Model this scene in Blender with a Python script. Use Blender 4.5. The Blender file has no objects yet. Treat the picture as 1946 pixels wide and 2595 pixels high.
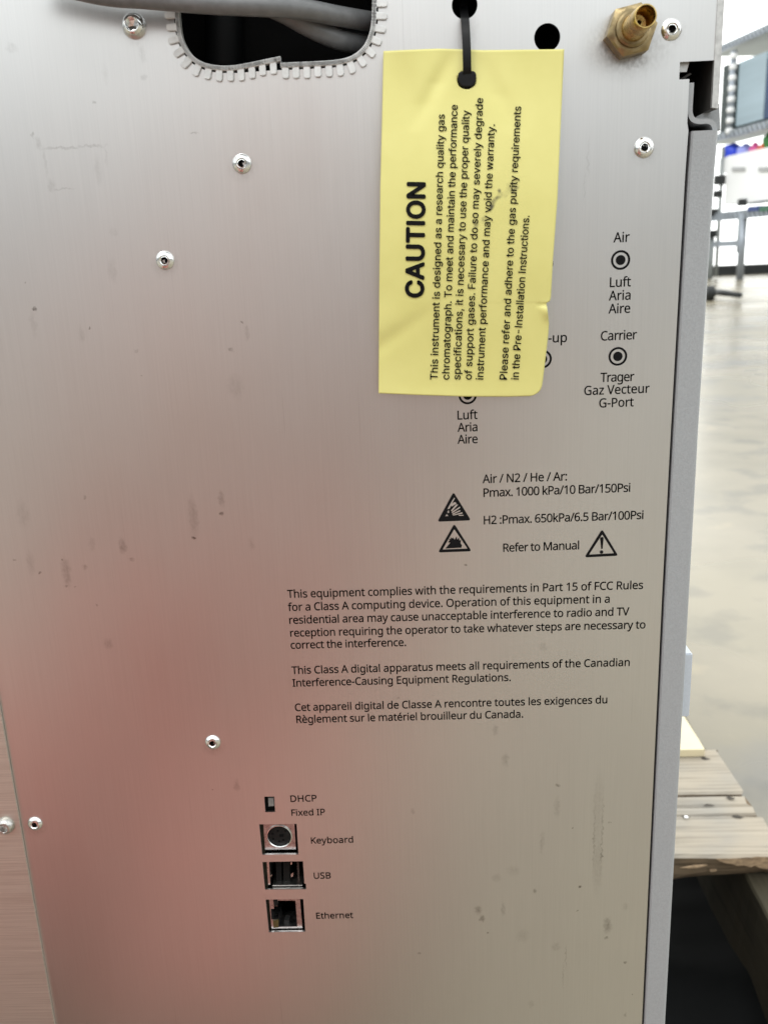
import bpy, bmesh, math, random
from mathutils import Vector, Matrix
random.seed(7)
C = bpy.context.scene
COL = C.collection
# ------------------------------------------------------------------ camera
W, H, F = 1946.0, 2595.0, 2280.0          # photograph size and focal length, in its own pixels
DIST, CAMZ = 0.360, 0.712                 # camera to panel, camera above the floor (metres)
vd = Vector((335, 8050, 2280)).normalized()                 # world down seen in the lens
vr = Vector((64000, -2058, -2280)); vr = (vr - vd * vr.dot(vd)).normalized()
vf = vr.cross(vd)                                           # into the panel
CAM = Vector((0, -DIST, CAMZ))
def ray(px, py):
    v = Vector((px - W / 2, py - H / 2, F))
    return Vector((v.dot(vr), v.dot(vf), -v.dot(vd)))
def at(px, py, y=0.0):
    d = ray(px, py); return CAM + d * ((y - CAM.y) / d.y)
def atz(px, py, z):
    d = ray(px, py); return CAM + d * ((z - CAM.z) / d.z)
cam = bpy.data.cameras.new('camera'); co = bpy.data.objects.new('camera', cam); COL.objects.link(co)
ax = [Vector((vr[i], vf[i], -vd[i])) for i in range(3)]     # lens x, y, z in the world
M = Matrix((ax[0], -ax[1], -ax[2])).transposed().to_4x4(); M.translation = CAM
co.matrix_world = M
cam.sensor_fit = 'VERTICAL'; cam.sensor_height = 36; cam.sensor_width = 36 * W / H
cam.lens = 36 * F / H; cam.clip_start = 0.02; cam.clip_end = 200
cam.dof.use_dof = True; cam.dof.focus_distance = 0.385; cam.dof.aperture_fstop = 19
C.camera = co
C.render.resolution_x, C.render.resolution_y = 767, 1024
C.view_settings.view_transform = 'Standard'; C.view_settings.look = 'None'
C.view_settings.exposure = 0.0; C.view_settings.gamma = 1.0
try: C.view_settings.use_curve_mapping = False
except Exception: pass
C.cycles.use_denoising = True
C.cycles.max_bounces = 8
# ------------------------------------------------------------------ light of the hall
wo = bpy.data.worlds.new('World'); C.world = wo; wo.use_nodes = True
nt = wo.node_tree; N = nt.nodes; L = nt.links
bg = N['Background']; tc = N.new('ShaderNodeTexCoord'); sx = N.new('ShaderNodeSeparateXYZ')
L.new(tc.outputs['Generated'], sx.inputs[0])
rb = N.new('ShaderNodeValToRGB'); mr = N.new('ShaderNodeMapRange')
mr.inputs[1].default_value = -1; mr.inputs[2].default_value = 1
L.new(sx.outputs['Z'], mr.inputs[0]); L.new(mr.outputs[0], rb.inputs[0])
def ramp(r, stops):
    e = r.color_ramp.elements
    while len(e) > 1: e.remove(e[0])
    e[0].position, e[0].color = stops[0][0], (*stops[0][1], 1)
    for p, c in stops[1:]:
        k = e.new(p); k.color = (*c, 1)
def g(v): return (v, v, v)
ramp(rb, [(0.0, (.22, .20, .17)), (.44, (.25, .24, .22)), (.5, (.21, .213, .215)), (.57, (.62, .645, .65)), (.64, (1.72, 1.80, 1.80)), (1, (1.36, 1.44, 1.46))])
fr = N.new('ShaderNodeMapRange'); fr.interpolation_type = 'SMOOTHSTEP'
fr.inputs[1].default_value = .15; fr.inputs[2].default_value = .75
dt = N.new('ShaderNodeVectorMath'); dt.operation = 'DOT_PRODUCT'; dt.inputs[1].default_value = (.55, .83, 0)
L.new(tc.outputs['Generated'], dt.inputs[0]); L.new(dt.outputs['Value'], fr.inputs[0])
mx = N.new('ShaderNodeMix'); mx.data_type = 'RGBA'
L.new(fr.outputs[0], mx.inputs[0]); L.new(rb.outputs[0], mx.inputs[6]); mx.inputs[7].default_value = (2.5, 2.55, 2.5, 1)
L.new(mx.outputs[2], bg.inputs[0]); bg.inputs[1].default_value = 1.0
def area(name, loc, target, sx_, sy_, power, col=(1, .97, .93)):
    l = bpy.data.lights.new(name, 'AREA'); l.shape = 'RECTANGLE'; l.size = sx_; l.size_y = sy_; l.energy = power; l.color = col
    o = bpy.data.objects.new(name, l); COL.objects.link(o); o.location = loc
    o.rotation_euler = (Vector(target) - Vector(loc)).to_track_quat('-Z', 'Y').to_euler()
    return o
area('overhead_light', (-0.9, -2.2, 3.9), (0, 0, .7), 3.0, .8, 60)
area('overhead_light', (2.6, 12.0, 6.0), (8.0, 17.5, 1.5), 4.0, 2.0, 330, (1, 1, 1))  # light added to whiten the far cartons on the rack
area('overhead_light', (2.6, 0.6, 3.6), (1.2, 1.6, 0), 2.6, 1.6, 14)
# ------------------------------------------------------------------ materials
def mat(name, col=(.5, .5, .5), rough=.5, metal=0.0, spec=.5, **kw):
    m = bpy.data.materials.new(name); m.use_nodes = True
    b = m.node_tree.nodes['Principled BSDF']
    b.inputs['Base Color'].default_value = (*col, 1); b.inputs['Roughness'].default_value = rough
    b.inputs['Metallic'].default_value = metal; b.inputs['Specular IOR Level'].default_value = spec
    for k, v in kw.items(): b.inputs[k.replace('_', ' ')].default_value = v
    return m
def noisy(m, scale=(1, 1, 1), amount=.15, detail=4, rough_amt=0.0, bump=0.0, dist=.0005, base=None):
    """procedural mottling: noise in object space multiplies the colour, optionally roughness and a bump"""
    t = m.node_tree; n = t.nodes; l = t.links; b = n['Principled BSDF']
    tc = n.new('ShaderNodeTexCoord'); mp = n.new('ShaderNodeMapping'); mp.inputs['Scale'].default_value = scale
    l.new(tc.outputs['Object'], mp.inputs[0])
    no = n.new('ShaderNodeTexNoise'); no.inputs['Scale'].default_value = 1; no.inputs['Detail'].default_value = detail
    l.new(mp.outputs[0], no.inputs['Vector'])
    c = b.inputs['Base Color'].default_value[:3]
    r = n.new('ShaderNodeValToRGB')
    ramp(r, [(.25, [x * (1 - amount) for x in c]), (.75, [min(1, x * (1 + amount)) for x in c])])
    l.new(no.outputs[0], r.inputs[0]); l.new(r.outputs[0], b.inputs['Base Color'])
    if rough_amt:
        q = n.new('ShaderNodeMapRange'); r0 = b.inputs['Roughness'].default_value
        q.inputs[3].default_value = max(0, r0 - rough_amt); q.inputs[4].default_value = r0 + rough_amt
        l.new(no.outputs[0], q.inputs[0]); l.new(q.outputs[0], b.inputs['Roughness'])
    if bump:
        u = n.new('ShaderNodeBump'); u.inputs['Strength'].default_value = bump; u.inputs['Distance'].default_value = dist
        l.new(no.outputs[0], u.inputs['Height']); l.new(u.outputs[0], b.inputs['Normal'])
    return m
INK = noisy(mat('black ink', (.006, .006, .0065), .7, spec=.12), (900, 900, 900), .3)
CHROME = noisy(mat('bright zinc', (.80, .80, .79), .16, 1), (900, 900, 900), .12, rough_amt=.06)
TIN = noisy(mat('tinned shell', (.46, .45, .45), .3, 1), (500, 500, 500), .3, rough_amt=.1)
DULL = noisy(mat('dull zinc', (.55, .54, .52), .3, 1), (700, 700, 700), .2, rough_amt=.08)
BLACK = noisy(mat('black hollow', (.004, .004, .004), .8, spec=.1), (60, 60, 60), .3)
PLASTIC = noisy(mat('black plastic', (.009, .009, .009), .5, spec=.18), (500, 500, 500), .3)
BRASS = noisy(mat('brass', (.58, .41, .15), .28, 1), (320, 320, 320), .38, rough_amt=.1, bump=.15, dist=.0003)
DBRASS = noisy(mat('tarnished brass', (.33, .255, .14), .4, 1), (260, 260, 260), .42, rough_amt=.12, bump=.2, dist=.0003)
NYLON = noisy(mat('milky nylon', (.80, .815, .82), .4, Subsurface_Weight=.0, Transmission_Weight=.12), (400, 400, 400), .1)
CABLE = noisy(mat('grey cable jacket', (.15, .154, .158), .36), (300, 300, 300), .16, rough_amt=.05)
PAINT = noisy(mat('grey powder paint', (.33, .343, .357), .5), (1500, 1500, 1500), .08, detail=2, bump=.35, dist=.00025)
SHEET = noisy(mat('cut sheet edge', (.55, .55, .54), .45, .6), (500, 500, 500), .2, rough_amt=.1)
LINER = noisy(mat('dark inner sheet', (.05, .047, .043), .6), (60, 60, 60), .3)
OLIVE = noisy(mat('olive gap', (.055, .05, .032), .7), (400, 400, 400), .3)  # dark olive of the strip inside the left of the port openings
TIE = noisy(mat('black nylon tie', (.006, .006, .0065), .42, spec=.22), (500, 500, 500), .3)
KNOB = noisy(mat('grey switch knob', (.20, .195, .185), .5), (700, 700, 700), .2)
AMBER = noisy(mat('amber window', (.07, .055, .018), .3), (900, 900, 900), .3)
# ------------------------------------------------------------------ object helpers
def link(name, me, m=None, parent=None):
    o = bpy.data.objects.new(name, me); COL.objects.link(o)
    if m is not None:
        for k in (m if isinstance(m, (list, tuple)) else [m]): me.materials.append(k)
    if parent is not None: o.parent = parent
    return o
def tag(o, label, cat=None, group=None, kind=None):
    if label: o['label'] = label
    if cat: o['category'] = cat
    if group: o['group'] = group
    if kind: o['kind'] = kind
    return o
def empty(name, loc=(0, 0, 0)):
    # things are modelled in world coordinates, so the Empty marks the base and its children cancel the offset
    o = bpy.data.objects.new(name, None); COL.objects.link(o); o.location = loc; o.empty_display_size = .02; return o
def under(o, parent):
    o.parent = parent
    if parent.type == 'EMPTY': o.matrix_parent_inverse = Matrix.Translation(-Vector(parent.location))
    return o
def mesh(name, verts, faces, m, parent=None, smooth=False, mi=None):
    me = bpy.data.meshes.new(name); me.from_pydata([tuple(v) for v in verts], [], faces)
    if smooth: me.polygons.foreach_set('use_smooth', [True] * len(me.polygons))
    o = link(name, me, m)
    if mi: me.polygons.foreach_set('material_index', mi)
    if parent is not None: under(o, parent)
    me.update(); return o
def fill2d(loops, e=0.0, bevel=0.0, res=2):
    """planar region bounded by loops (first outer, rest holes) -> verts (x, y, z), faces; thickness 2e along z"""
    cu = bpy.data.curves.new('fill', 'CURVE'); cu.dimensions = '2D'; cu.fill_mode = 'BOTH'
    cu.extrude = e; cu.bevel_depth = bevel; cu.bevel_resolution = res
    for lp in loops:
        s = cu.splines.new('POLY'); s.points.add(len(lp) - 1); s.use_cyclic_u = True
        for p, q in zip(s.points, lp): p.co = (q[0], q[1], 0, 1)
    o = bpy.data.objects.new('fill', cu); COL.objects.link(o)
    me = bpy.data.meshes.new_from_object(o.evaluated_get(bpy.context.evaluated_depsgraph_get()))
    vs = [tuple(v.co) for v in me.vertices]; fs = [tuple(p.vertices) for p in me.polygons]
    bpy.data.objects.remove(o); bpy.data.curves.remove(cu); bpy.data.meshes.remove(me)
    return vs, fs
def plate(name, loops, yf, thick, m, parent=None, bevel=0.0):
    """sheet parallel to the rear panel, front face at y = yf; loops in (x, z)"""
    e = thick / 2
    vs, fs = fill2d(loops, max(e - bevel, 0), bevel)
    return mesh(name, [(x, yf + e - z, y) for x, y, z in vs], fs, m, parent)
def pxl(pts, y=0.0):
    return [(p.x, p.z) for p in (at(a, b, y) for a, b in pts)]
def rounded(poly, r, n=5):
    out = []; k = len(poly)
    for i in range(k):
        p, a, b = Vector(poly[i]), Vector(poly[i - 1]), Vector(poly[(i + 1) % k])
        da, db = (a - p), (b - p); rr = min(r, da.length * .45, db.length * .45)
        s, t = p + da.normalized() * rr, p + db.normalized() * rr
        for j in range(n + 1):
            u = j / n; q = s.lerp(p, u).lerp(p.lerp(t, u), u); out.append((q.x, q.y))
    return out
def circle(cx, cz, r, n=40): return [(cx + r * math.cos(2 * math.pi * i / n), cz + r * math.sin(2 * math.pi * i / n)) for i in range(n)]
def box(name, lo, hi, m, parent=None, bevel=0.0):
    bm = bmesh.new(); bmesh.ops.create_cube(bm, size=1)
    for v in bm.verts: v.co = Vector([lo[i] + (v.co[i] + .5) * (hi[i] - lo[i]) for i in range(3)])
    if bevel: bmesh.ops.bevel(bm, geom=bm.edges[:], offset=bevel, segments=2, affect='EDGES', profile=.5)
    me = bpy.data.meshes.new(name); bm.to_mesh(me); bm.free()
    o = link(name, me, m)
    if parent is not None: under(o, parent)
    return o
def prism(name, pts, ext, m, parent=None):
    """polygon of 3D points pushed along vector ext"""
    n = len(pts); e = Vector(ext)
    vs = [Vector(p) for p in pts] + [Vector(p) + e for p in pts]
    fs = [tuple(range(n)), tuple(reversed(range(n, 2 * n)))] + [(i, i + n, (i + 1) % n + n, (i + 1) % n) for i in range(n)]
    o = mesh(name, vs, fs, m, parent)
    bm = bmesh.new(); bm.from_mesh(o.data); bmesh.ops.recalc_face_normals(bm, faces=bm.faces); bm.to_mesh(o.data); bm.free()
    return o
def lathe(name, pos, prof, m, parent=None, n=36, rot=0.0, mats=None, flat=()):
    """rings (radius, height towards the viewer, hex?) around -y at pos"""
    vs, fs, mi = [], [], []
    for k, pr in enumerate(prof):
        for i in range(n):
            a = 2 * math.pi * i / n + rot; r = pr[0]
            if len(pr) > 2 and pr[2]:
                b = (2 * math.pi * i / n) % (math.pi / 3) - math.pi / 6
                r = pr[0] / math.cos(b)
            vs.append((pos[0] + r * math.cos(a), pos[1] - pr[1], pos[2] + r * math.sin(a)))
        if k:
            for i in range(n):
                j = (i + 1) % n
                fs.append(((k - 1) * n + i, k * n + i, k * n + j, (k - 1) * n + j)); mi.append(mats[k - 1] if mats else 0)
    fs.append(tuple((len(prof) - 1) * n + i for i in range(n))); mi.append(mats[-1] if mats else 0)
    o = mesh(name, vs, fs, m, parent, True, mi)
    bm = bmesh.new(); bm.from_mesh(o.data); bmesh.ops.recalc_face_normals(bm, faces=bm.faces); bm.to_mesh(o.data); bm.free()
    o.data.set_sharp_from_angle(angle=math.radians(32))
    return o
def catmull(pts, n=10):
    out = []; P = [Vector(p) for p in pts]
    for i in range(len(P) - 1):
        a, b, c, d = P[max(i - 1, 0)], P[i], P[i + 1], P[min(i + 2, len(P) - 1)]
        for k in range(n):
            t = k / n
            out.append(.5 * ((2 * b) + (c - a) * t + (2 * a - 5 * b + 4 * c - d) * t * t + (3 * b - 3 * c + d - a) * t ** 3))
    out.append(P[-1]); return out
def sweep(name, path, r, m, parent=None, n=20, prof=None, up=Vector((0, 0, 1))):
    vs, fs = [], []; k = n if prof is None else len(prof)
    for i, p in enumerate(path):
        t = (path[min(i + 1, len(path) - 1)] - path[max(i - 1, 0)]).normalized()
        s = t.cross(up).normalized(); u = s.cross(t)
        rr = r[i] if isinstance(r, list) else r
        for j in range(k):
            if prof is None: a = 2 * math.pi * j / n; q = (rr * math.cos(a), rr * math.sin(a))
            else: q = prof[j]
            vs.append(p + s * q[0] + u * q[1])
    for i in range(len(path) - 1):
        for j in range(k): fs.append((i * k + j, i * k + (j + 1) % k, (i + 1) * k + (j + 1) % k, (i + 1) * k + j))
    fs += [tuple(range(k)), tuple((len(path) - 1) * k + j for j in range(k))]
    o = mesh(name, vs, fs, m, parent, prof is None)
    bm = bmesh.new(); bm.from_mesh(o.data); bmesh.ops.recalc_face_normals(bm, faces=bm.faces); bm.to_mesh(o.data); bm.free()
    return o
# ------------------------------------------------------------------ lettering
GLYPHS = {'N': {'-': '258;32,184 32,246 226,246 226,184',
 '.': '215;58,43 60,65 68,81 82,92 100,97 123,95 142,85 152,72 157,53 156,26 149,9 135,-4 113,-11 91,-9 72,2 61,18',
 '/': '298;290,573 77,0 8,0 221,573',
 '0': '459;419,287 415,201 403,137 393,105 379,77 363,52 349,37 328,19 304,6 283,-1 253,-7 218,-8 188,-4 161,4 137,16 122,27 103,47 76,88 56,140 43,215 39,302 46,386 61,457 73,486 88,512 112,540 133,557 167,573 196,579 239,581 269,578 304,566 328,552 349,534 367,512 382,486 395,457 405,423 412,386 418,332|110,287 113,215 121,156 134,117 143,98 155,83 168,70 184,61 202,55 221,52 243,53 262,57 279,64 293,74 314,98 332,139 343,194 348,262 346,348 338,409 324,456 302,491 289,503 273,512 256,518 236,521 208,520 190,515 173,507 159,495 147,481 137,463 121,417 113,359',
 '1': '459;285,0 216,0 216,415 219,499 108,405 71,452 226,573 285,573',
 '2': '459;417,0 38,0 38,59 216,238 271,298 291,326 306,353 315,376 321,405 320,446 309,477 289,500 273,510 255,516 214,520 169,514 126,495 83,466 45,513 85,543 127,563 169,576 209,580 255,579 293,570 325,556 352,535 372,510 388,472 392,451 394,421 386,371 365,324 340,286 301,241 128,67 128,64 417,64',
 '5': '459;221,351 275,346 315,334 355,311 371,297 385,280 397,261 405,240 410,217 413,192 412,164 409,136 395,95 373,60 343,32 306,11 271,0 221,-7 156,-6 103,3 60,18 51,23 51,90 95,70 154,56 207,52 233,54 257,60 293,76 317,97 329,116 335,132 341,169 339,202 329,232 312,257 287,275 252,287 209,292 160,290 99,280 64,302 86,573 373,573 373,508 146,508 132,342 181,349',
 '6': '459;44,245 46,294 51,342 67,412 81,447 95,474 112,498 131,520 155,539 181,555 212,568 237,574 275,579 309,581 350,578 377,573 377,513 350,520 320,523 290,522 257,518 235,512 210,501 188,487 173,474 151,443 132,400 121,352 115,291 119,291 141,318 167,337 199,351 233,357 279,357 316,349 348,334 375,313 397,285 412,251 420,211 421,175 415,129 405,97 391,68 366,38 342,19 314,5 283,-4 257,-7 225,-8 193,-3 163,7 140,19 115,39 96,59 80,83 67,110 57,141 49,175|238,51 262,53 284,59 303,70 320,84 334,102 343,125 351,173 350,202 346,226 339,247 328,266 314,281 296,292 274,300 250,303 222,302 200,298 180,290 157,276 143,263 129,244 119,223 116,202 117,172 124,142 137,114 152,92 170,74 193,60 214,54',
 ':': '215;58,43 60,65 68,81 82,92 100,97 123,95 142,85 152,72 157,53 156,26 149,9 135,-4 113,-11 91,-9 72,2 61,18|58,387 60,409 68,425 80,434 97,440 120,440 137,433 151,419 156,401 156,373 151,355 137,341 117,333 91,334 72,345 61,362',
 'A': '512;437,0 368,177 330,177 141,177 73,0 0,0 224,575 289,575 512,0|282,415 255,500 230,415 165,241 346,241',
 'B': '521;241,573 322,567 373,555 404,541 421,529 434,515 445,497 455,467 459,431 456,399 446,371 431,347 409,328 382,313 350,304 350,300 389,290 420,276 441,261 458,240 470,215 477,184 477,146 472,115 458,80 436,52 406,29 362,11 328,3 289,0 78,0 78,573|256,329 300,331 326,337 346,345 365,361 379,388 384,415 382,445 373,469 365,478 351,490 332,499 308,506 256,511 150,511 150,329|150,269 150,61 278,61 311,64 338,71 354,78 366,86 380,101 391,119 398,138 401,161 400,183 396,201 390,218 380,232 366,244 338,258 300,266 268,269',
 'C': '507;323,517 280,513 247,504 212,486 187,466 162,434 144,397 131,353 126,312 128,241 133,210 144,172 155,147 169,124 186,105 206,88 228,75 253,65 281,58 312,56 347,56 382,60 460,78 460,15 421,3 382,-4 335,-8 284,-7 244,-2 220,4 176,22 139,48 115,72 101,90 78,131 59,190 50,258 50,319 53,349 61,388 73,423 85,448 99,471 120,499 159,534 206,559 252,573 302,580 367,578 429,567 482,547 453,486 383,511 354,516',
 'D': '585;536,292 530,217 521,177 507,142 495,120 474,91 449,66 420,45 399,33 364,18 297,4 253,0 78,0 78,573 254,573 309,569 371,555 404,540 424,529 452,509 476,484 496,456 508,436 517,413 528,377 534,336|460,289 456,348 443,398 421,437 404,457 384,474 345,494 298,507 255,511 150,511 150,62 247,62 299,68 344,81 381,102 411,129 428,151 441,177 450,205 457,236',
 'E': '446;398,0 78,0 78,573 398,573 398,509 150,509 150,494 150,330 383,330 383,320 383,268 150,268 150,63 398,63',
 'F': '416;150,0 78,0 78,573 398,573 398,509 150,509 150,306 383,306 383,296 383,243 150,243',
 'G': '584;326,302 524,302 524,22 462,5 398,-5 323,-8 267,-4 217,8 173,28 136,55 105,89 81,130 60,189 51,243 50,316 58,370 73,419 97,463 127,500 164,531 208,555 246,568 300,578 362,580 415,576 465,565 516,547 489,484 451,499 414,509 382,515 348,517 309,515 278,510 250,501 225,489 188,462 159,426 139,382 127,332 125,264 128,232 137,193 150,157 164,133 181,112 201,94 224,79 251,68 303,56 340,55 380,56 452,68 452,238 326,238',
 'H': '594;516,0 443,0 443,267 395,267 150,267 150,0 78,0 78,573 150,573 150,330 174,330 443,330 443,573 516,573',
 'I': '272;239,0 32,0 32,42 99,57 99,210 99,515 32,531 32,573 239,573 239,531 172,515 172,324 172,57 239,42',
 'K': '496;496,0 411,0 209,273 150,222 150,0 78,0 78,573 150,573 150,290 403,573 488,573 261,323',
 'L': '420;78,0 78,573 150,573 150,64 400,64 400,0',
 'M': '727;330,0 141,502 139,502 144,372 144,0 78,0 78,573 184,573 361,103 364,103 544,573 650,573 650,0 578,0 578,375 584,501 581,501 390,0',
 'N': '609;532,0 447,0 141,476 138,476 144,340 144,0 78,0 78,573 161,573 467,99 470,99 464,236 464,573 532,573',
 'O': '626;577,287 573,224 566,185 558,157 544,124 531,101 499,60 459,29 411,6 355,-6 292,-7 232,1 180,21 138,49 103,87 78,132 60,185 51,245 50,317 59,383 78,442 100,482 114,500 138,524 176,550 220,569 271,579 342,580 393,572 438,556 477,532 503,509 517,492 542,453 560,408 574,344|125,287 127,241 134,200 145,163 157,138 176,110 200,87 230,70 255,62 293,55 335,55 373,62 405,74 433,93 456,117 474,146 490,190 499,241 501,305 493,369 481,411 463,446 440,475 410,497 373,511 345,516 314,518 264,513 222,499 188,475 161,443 142,402 129,344',
 'P': '485;229,573 282,570 326,562 363,548 384,536 401,521 421,495 431,475 439,454 444,404 443,381 438,353 423,316 403,287 375,262 345,246 309,233 266,226 150,223 150,0 78,0 78,573|223,511 150,511 150,285 242,286 272,290 298,296 320,306 342,322 355,338 364,358 370,394 367,427 361,449 345,474 322,492 298,502 269,508',
 'R': '499;236,573 301,568 329,562 361,551 388,536 404,522 418,506 432,481 440,452 444,410 441,374 433,344 415,315 393,291 362,271 330,257 487,0 403,0 264,237 245,237 150,237 150,0 78,0 78,573|232,510 150,510 150,298 247,298 296,304 319,313 338,325 352,341 362,359 369,389 369,424 363,450 349,474 332,489 304,501 268,508',
 'S': '440;403,153 401,128 396,106 389,85 378,66 364,49 348,35 322,18 299,8 274,1 238,-6 172,-7 96,2 64,10 41,19 41,88 86,72 142,59 194,55 240,57 277,68 305,85 322,109 330,138 330,160 324,184 314,200 298,216 261,238 167,276 127,297 91,323 67,355 56,380 50,403 48,435 51,464 58,490 68,507 80,523 99,542 129,560 157,571 188,578 222,580 262,580 304,574 349,563 389,549 366,487 313,505 260,516 207,516 169,507 148,494 133,478 123,454 121,429 124,407 131,389 140,376 156,362 198,338 307,293 337,275 362,255 381,233 392,212 399,188',
 'T': '446;259,0 187,0 187,509 8,509 8,573 437,573 437,509 259,509',
 'U': '586;513,202 512,173 505,137 497,111 485,87 465,59 446,40 424,24 399,11 370,1 338,-5 303,-8 256,-6 210,2 183,12 159,25 138,41 119,60 97,93 82,131 74,173 72,573 144,573 145,179 151,149 161,122 176,100 188,87 211,72 248,59 282,55 327,57 355,63 384,77 407,96 424,120 437,155 442,195 442,573 513,573',
 'V': '481;481,573 277,0 204,0 0,573 75,573 214,179 241,80 254,136 277,207 405,573',
 'a': '450;231,437 268,435 289,431 326,418 347,403 359,390 376,358 383,328 385,305 385,0 334,0 320,61 317,61 279,22 261,10 242,2 220,-4 190,-8 160,-8 136,-5 103,6 80,20 58,43 45,68 39,92 37,112 38,140 43,159 50,176 59,192 87,219 127,238 179,251 226,256 316,259 315,302 308,336 293,359 270,373 234,380 194,378 158,368 106,347 84,400 120,416 157,428 197,435|252,208 215,205 175,197 146,186 127,170 115,150 110,119 115,87 128,69 144,58 167,51 188,49 215,51 238,56 260,66 279,79 290,90 303,110 311,134 315,161 315,210',
 'b': '493;139,461 135,373 139,373 153,390 169,405 206,427 248,436 298,436 333,427 355,418 374,406 392,390 408,372 428,338 441,298 448,250 448,191 442,137 431,100 410,61 384,31 351,9 322,-2 289,-7 256,-8 226,-3 206,2 184,14 161,31 139,55 133,55 119,0 68,0 68,609 139,609|260,379 231,377 202,369 183,358 165,339 154,320 145,289 140,252 139,214 142,165 148,134 157,108 169,86 187,69 210,58 229,53 261,51 288,53 312,61 332,74 348,93 360,117 369,145 374,178 376,216 374,254 369,287 360,315 348,338 331,356 311,368 288,376',
 'c': '385;241,-8 195,-4 154,8 118,28 94,51 69,87 55,123 46,176 44,226 49,274 59,315 75,350 102,385 128,406 166,425 208,435 256,438 309,431 358,415 337,356 288,371 248,376 210,373 177,361 155,343 136,315 123,277 117,231 119,173 129,132 138,109 148,94 172,71 186,63 208,56 251,53 297,59 351,78 351,15 324,4 299,-3',
 'd': '493;221,-8 195,-6 171,-2 148,6 128,17 109,31 92,48 71,79 60,104 52,131 44,196 47,266 53,297 61,325 78,361 93,381 110,399 128,413 149,424 183,434 232,438 258,435 280,429 317,411 338,394 354,374 359,374 355,434 354,609 425,609 425,0 368,0 358,58 354,58 329,30 299,9 262,-4|232,51 263,53 290,60 311,71 328,88 340,109 348,135 354,165 355,213 354,251 346,294 337,321 324,343 306,360 283,372 253,378 231,379 204,376 181,368 162,354 146,334 133,309 124,281 119,249 117,213 119,176 124,144 133,116 146,93 162,74 181,61 205,53',
 'e': '452;234,438 278,434 316,421 348,401 374,373 394,339 406,299 411,263 411,201 117,201 122,157 131,128 149,97 174,74 206,59 244,52 299,55 343,64 392,82 392,20 359,8 327,-1 279,-7 221,-6 185,0 143,17 114,36 85,68 62,108 51,146 44,200 48,267 61,315 81,357 108,390 127,406 149,419 189,433|233,380 209,378 188,372 170,362 154,348 140,330 130,309 123,285 119,257 338,257 336,286 330,312 320,334 309,349 292,364 276,373 256,378',
 'f': '276;266,375 158,375 158,0 87,0 87,375 12,375 12,408 87,432 88,483 97,528 110,558 132,585 157,600 186,609 220,613 259,612 310,599 292,544 257,553 228,556 201,552 185,542 170,523 162,502 158,474 158,430 266,430',
 'g': '493;221,438 261,434 297,422 329,402 355,373 359,373 369,430 425,430 425,-17 423,-46 416,-80 404,-109 392,-129 378,-146 361,-160 334,-175 310,-183 254,-192 202,-192 154,-187 110,-177 78,-165 78,-100 105,-112 136,-122 199,-132 254,-133 279,-128 300,-119 312,-111 329,-96 341,-77 347,-63 354,-31 358,57 354,57 338,37 315,17 293,5 269,-3 243,-7 208,-8 170,-2 147,7 126,18 108,33 84,61 70,83 60,107 52,135 44,197 47,263 56,306 70,344 91,377 117,404 147,423 181,434|230,379 202,375 182,368 161,352 143,331 130,303 123,277 118,239 117,200 120,165 127,133 137,107 151,85 169,68 190,57 214,51 237,50 271,53 295,61 315,74 331,91 343,113 352,145 356,179 356,224 354,259 347,296 338,320 326,340 310,356 287,369 257,377',
 'h': '496;139,431 135,370 140,370 152,388 167,402 192,418 225,431 264,437 314,434 355,423 387,404 407,381 423,344 430,298 431,0 361,0 361,275 357,314 345,344 324,364 295,376 265,379 228,375 199,366 177,350 157,324 145,289 139,246 139,0 68,0 68,609 139,609',
 'i': '207;139,430 139,0 68,0 68,430|104,591 122,587 135,578 143,563 145,546 143,529 135,514 122,505 104,501 86,505 73,514 66,526 63,546 65,563 73,578 86,587',
 'k': '428;138,291 135,221 138,221 189,285 326,430 409,430 235,246 421,0 336,0 187,200 138,158 138,0 68,0 68,609 138,609',
 'l': '207;139,0 68,0 68,609 139,609',
 'm': '750;540,438 574,436 594,431 628,417 649,401 660,387 676,352 681,330 685,293 685,0 615,0 615,277 611,314 600,344 582,364 561,374 528,379 490,374 460,362 438,342 430,329 421,307 414,280 412,249 411,0 342,0 342,282 337,317 327,344 309,363 285,375 253,379 221,375 194,366 174,350 156,324 145,290 139,247 139,0 68,0 68,430 125,430 136,371 140,371 155,392 170,406 186,418 209,428 233,435 258,438 282,437 312,433 344,423 365,410 382,393 398,366 402,366 427,398 455,417 493,432',
 'n': '496;275,438 322,434 343,429 369,417 391,401 403,387 421,352 426,330 430,293 431,0 361,0 361,275 357,314 345,344 324,364 295,376 265,379 222,374 196,365 176,351 158,324 146,289 139,247 139,0 68,0 68,430 125,430 136,371 140,371 162,398 194,420 231,433',
 'o': '485;442,216 438,165 428,121 407,77 383,46 354,22 318,4 278,-5 227,-8 181,0 145,15 114,37 88,66 67,101 52,142 45,190 45,239 50,282 64,328 81,360 110,392 145,416 177,429 214,436 263,437 299,431 332,420 368,397 392,373 417,336 431,301 439,261|117,216 122,161 135,116 144,100 159,82 176,67 192,59 216,53 243,51 270,53 294,59 310,67 327,82 342,100 353,122 363,154 369,199 367,248 361,284 350,315 335,340 314,359 294,370 263,377 221,377 194,371 164,354 147,335 130,303 120,263',
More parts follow.
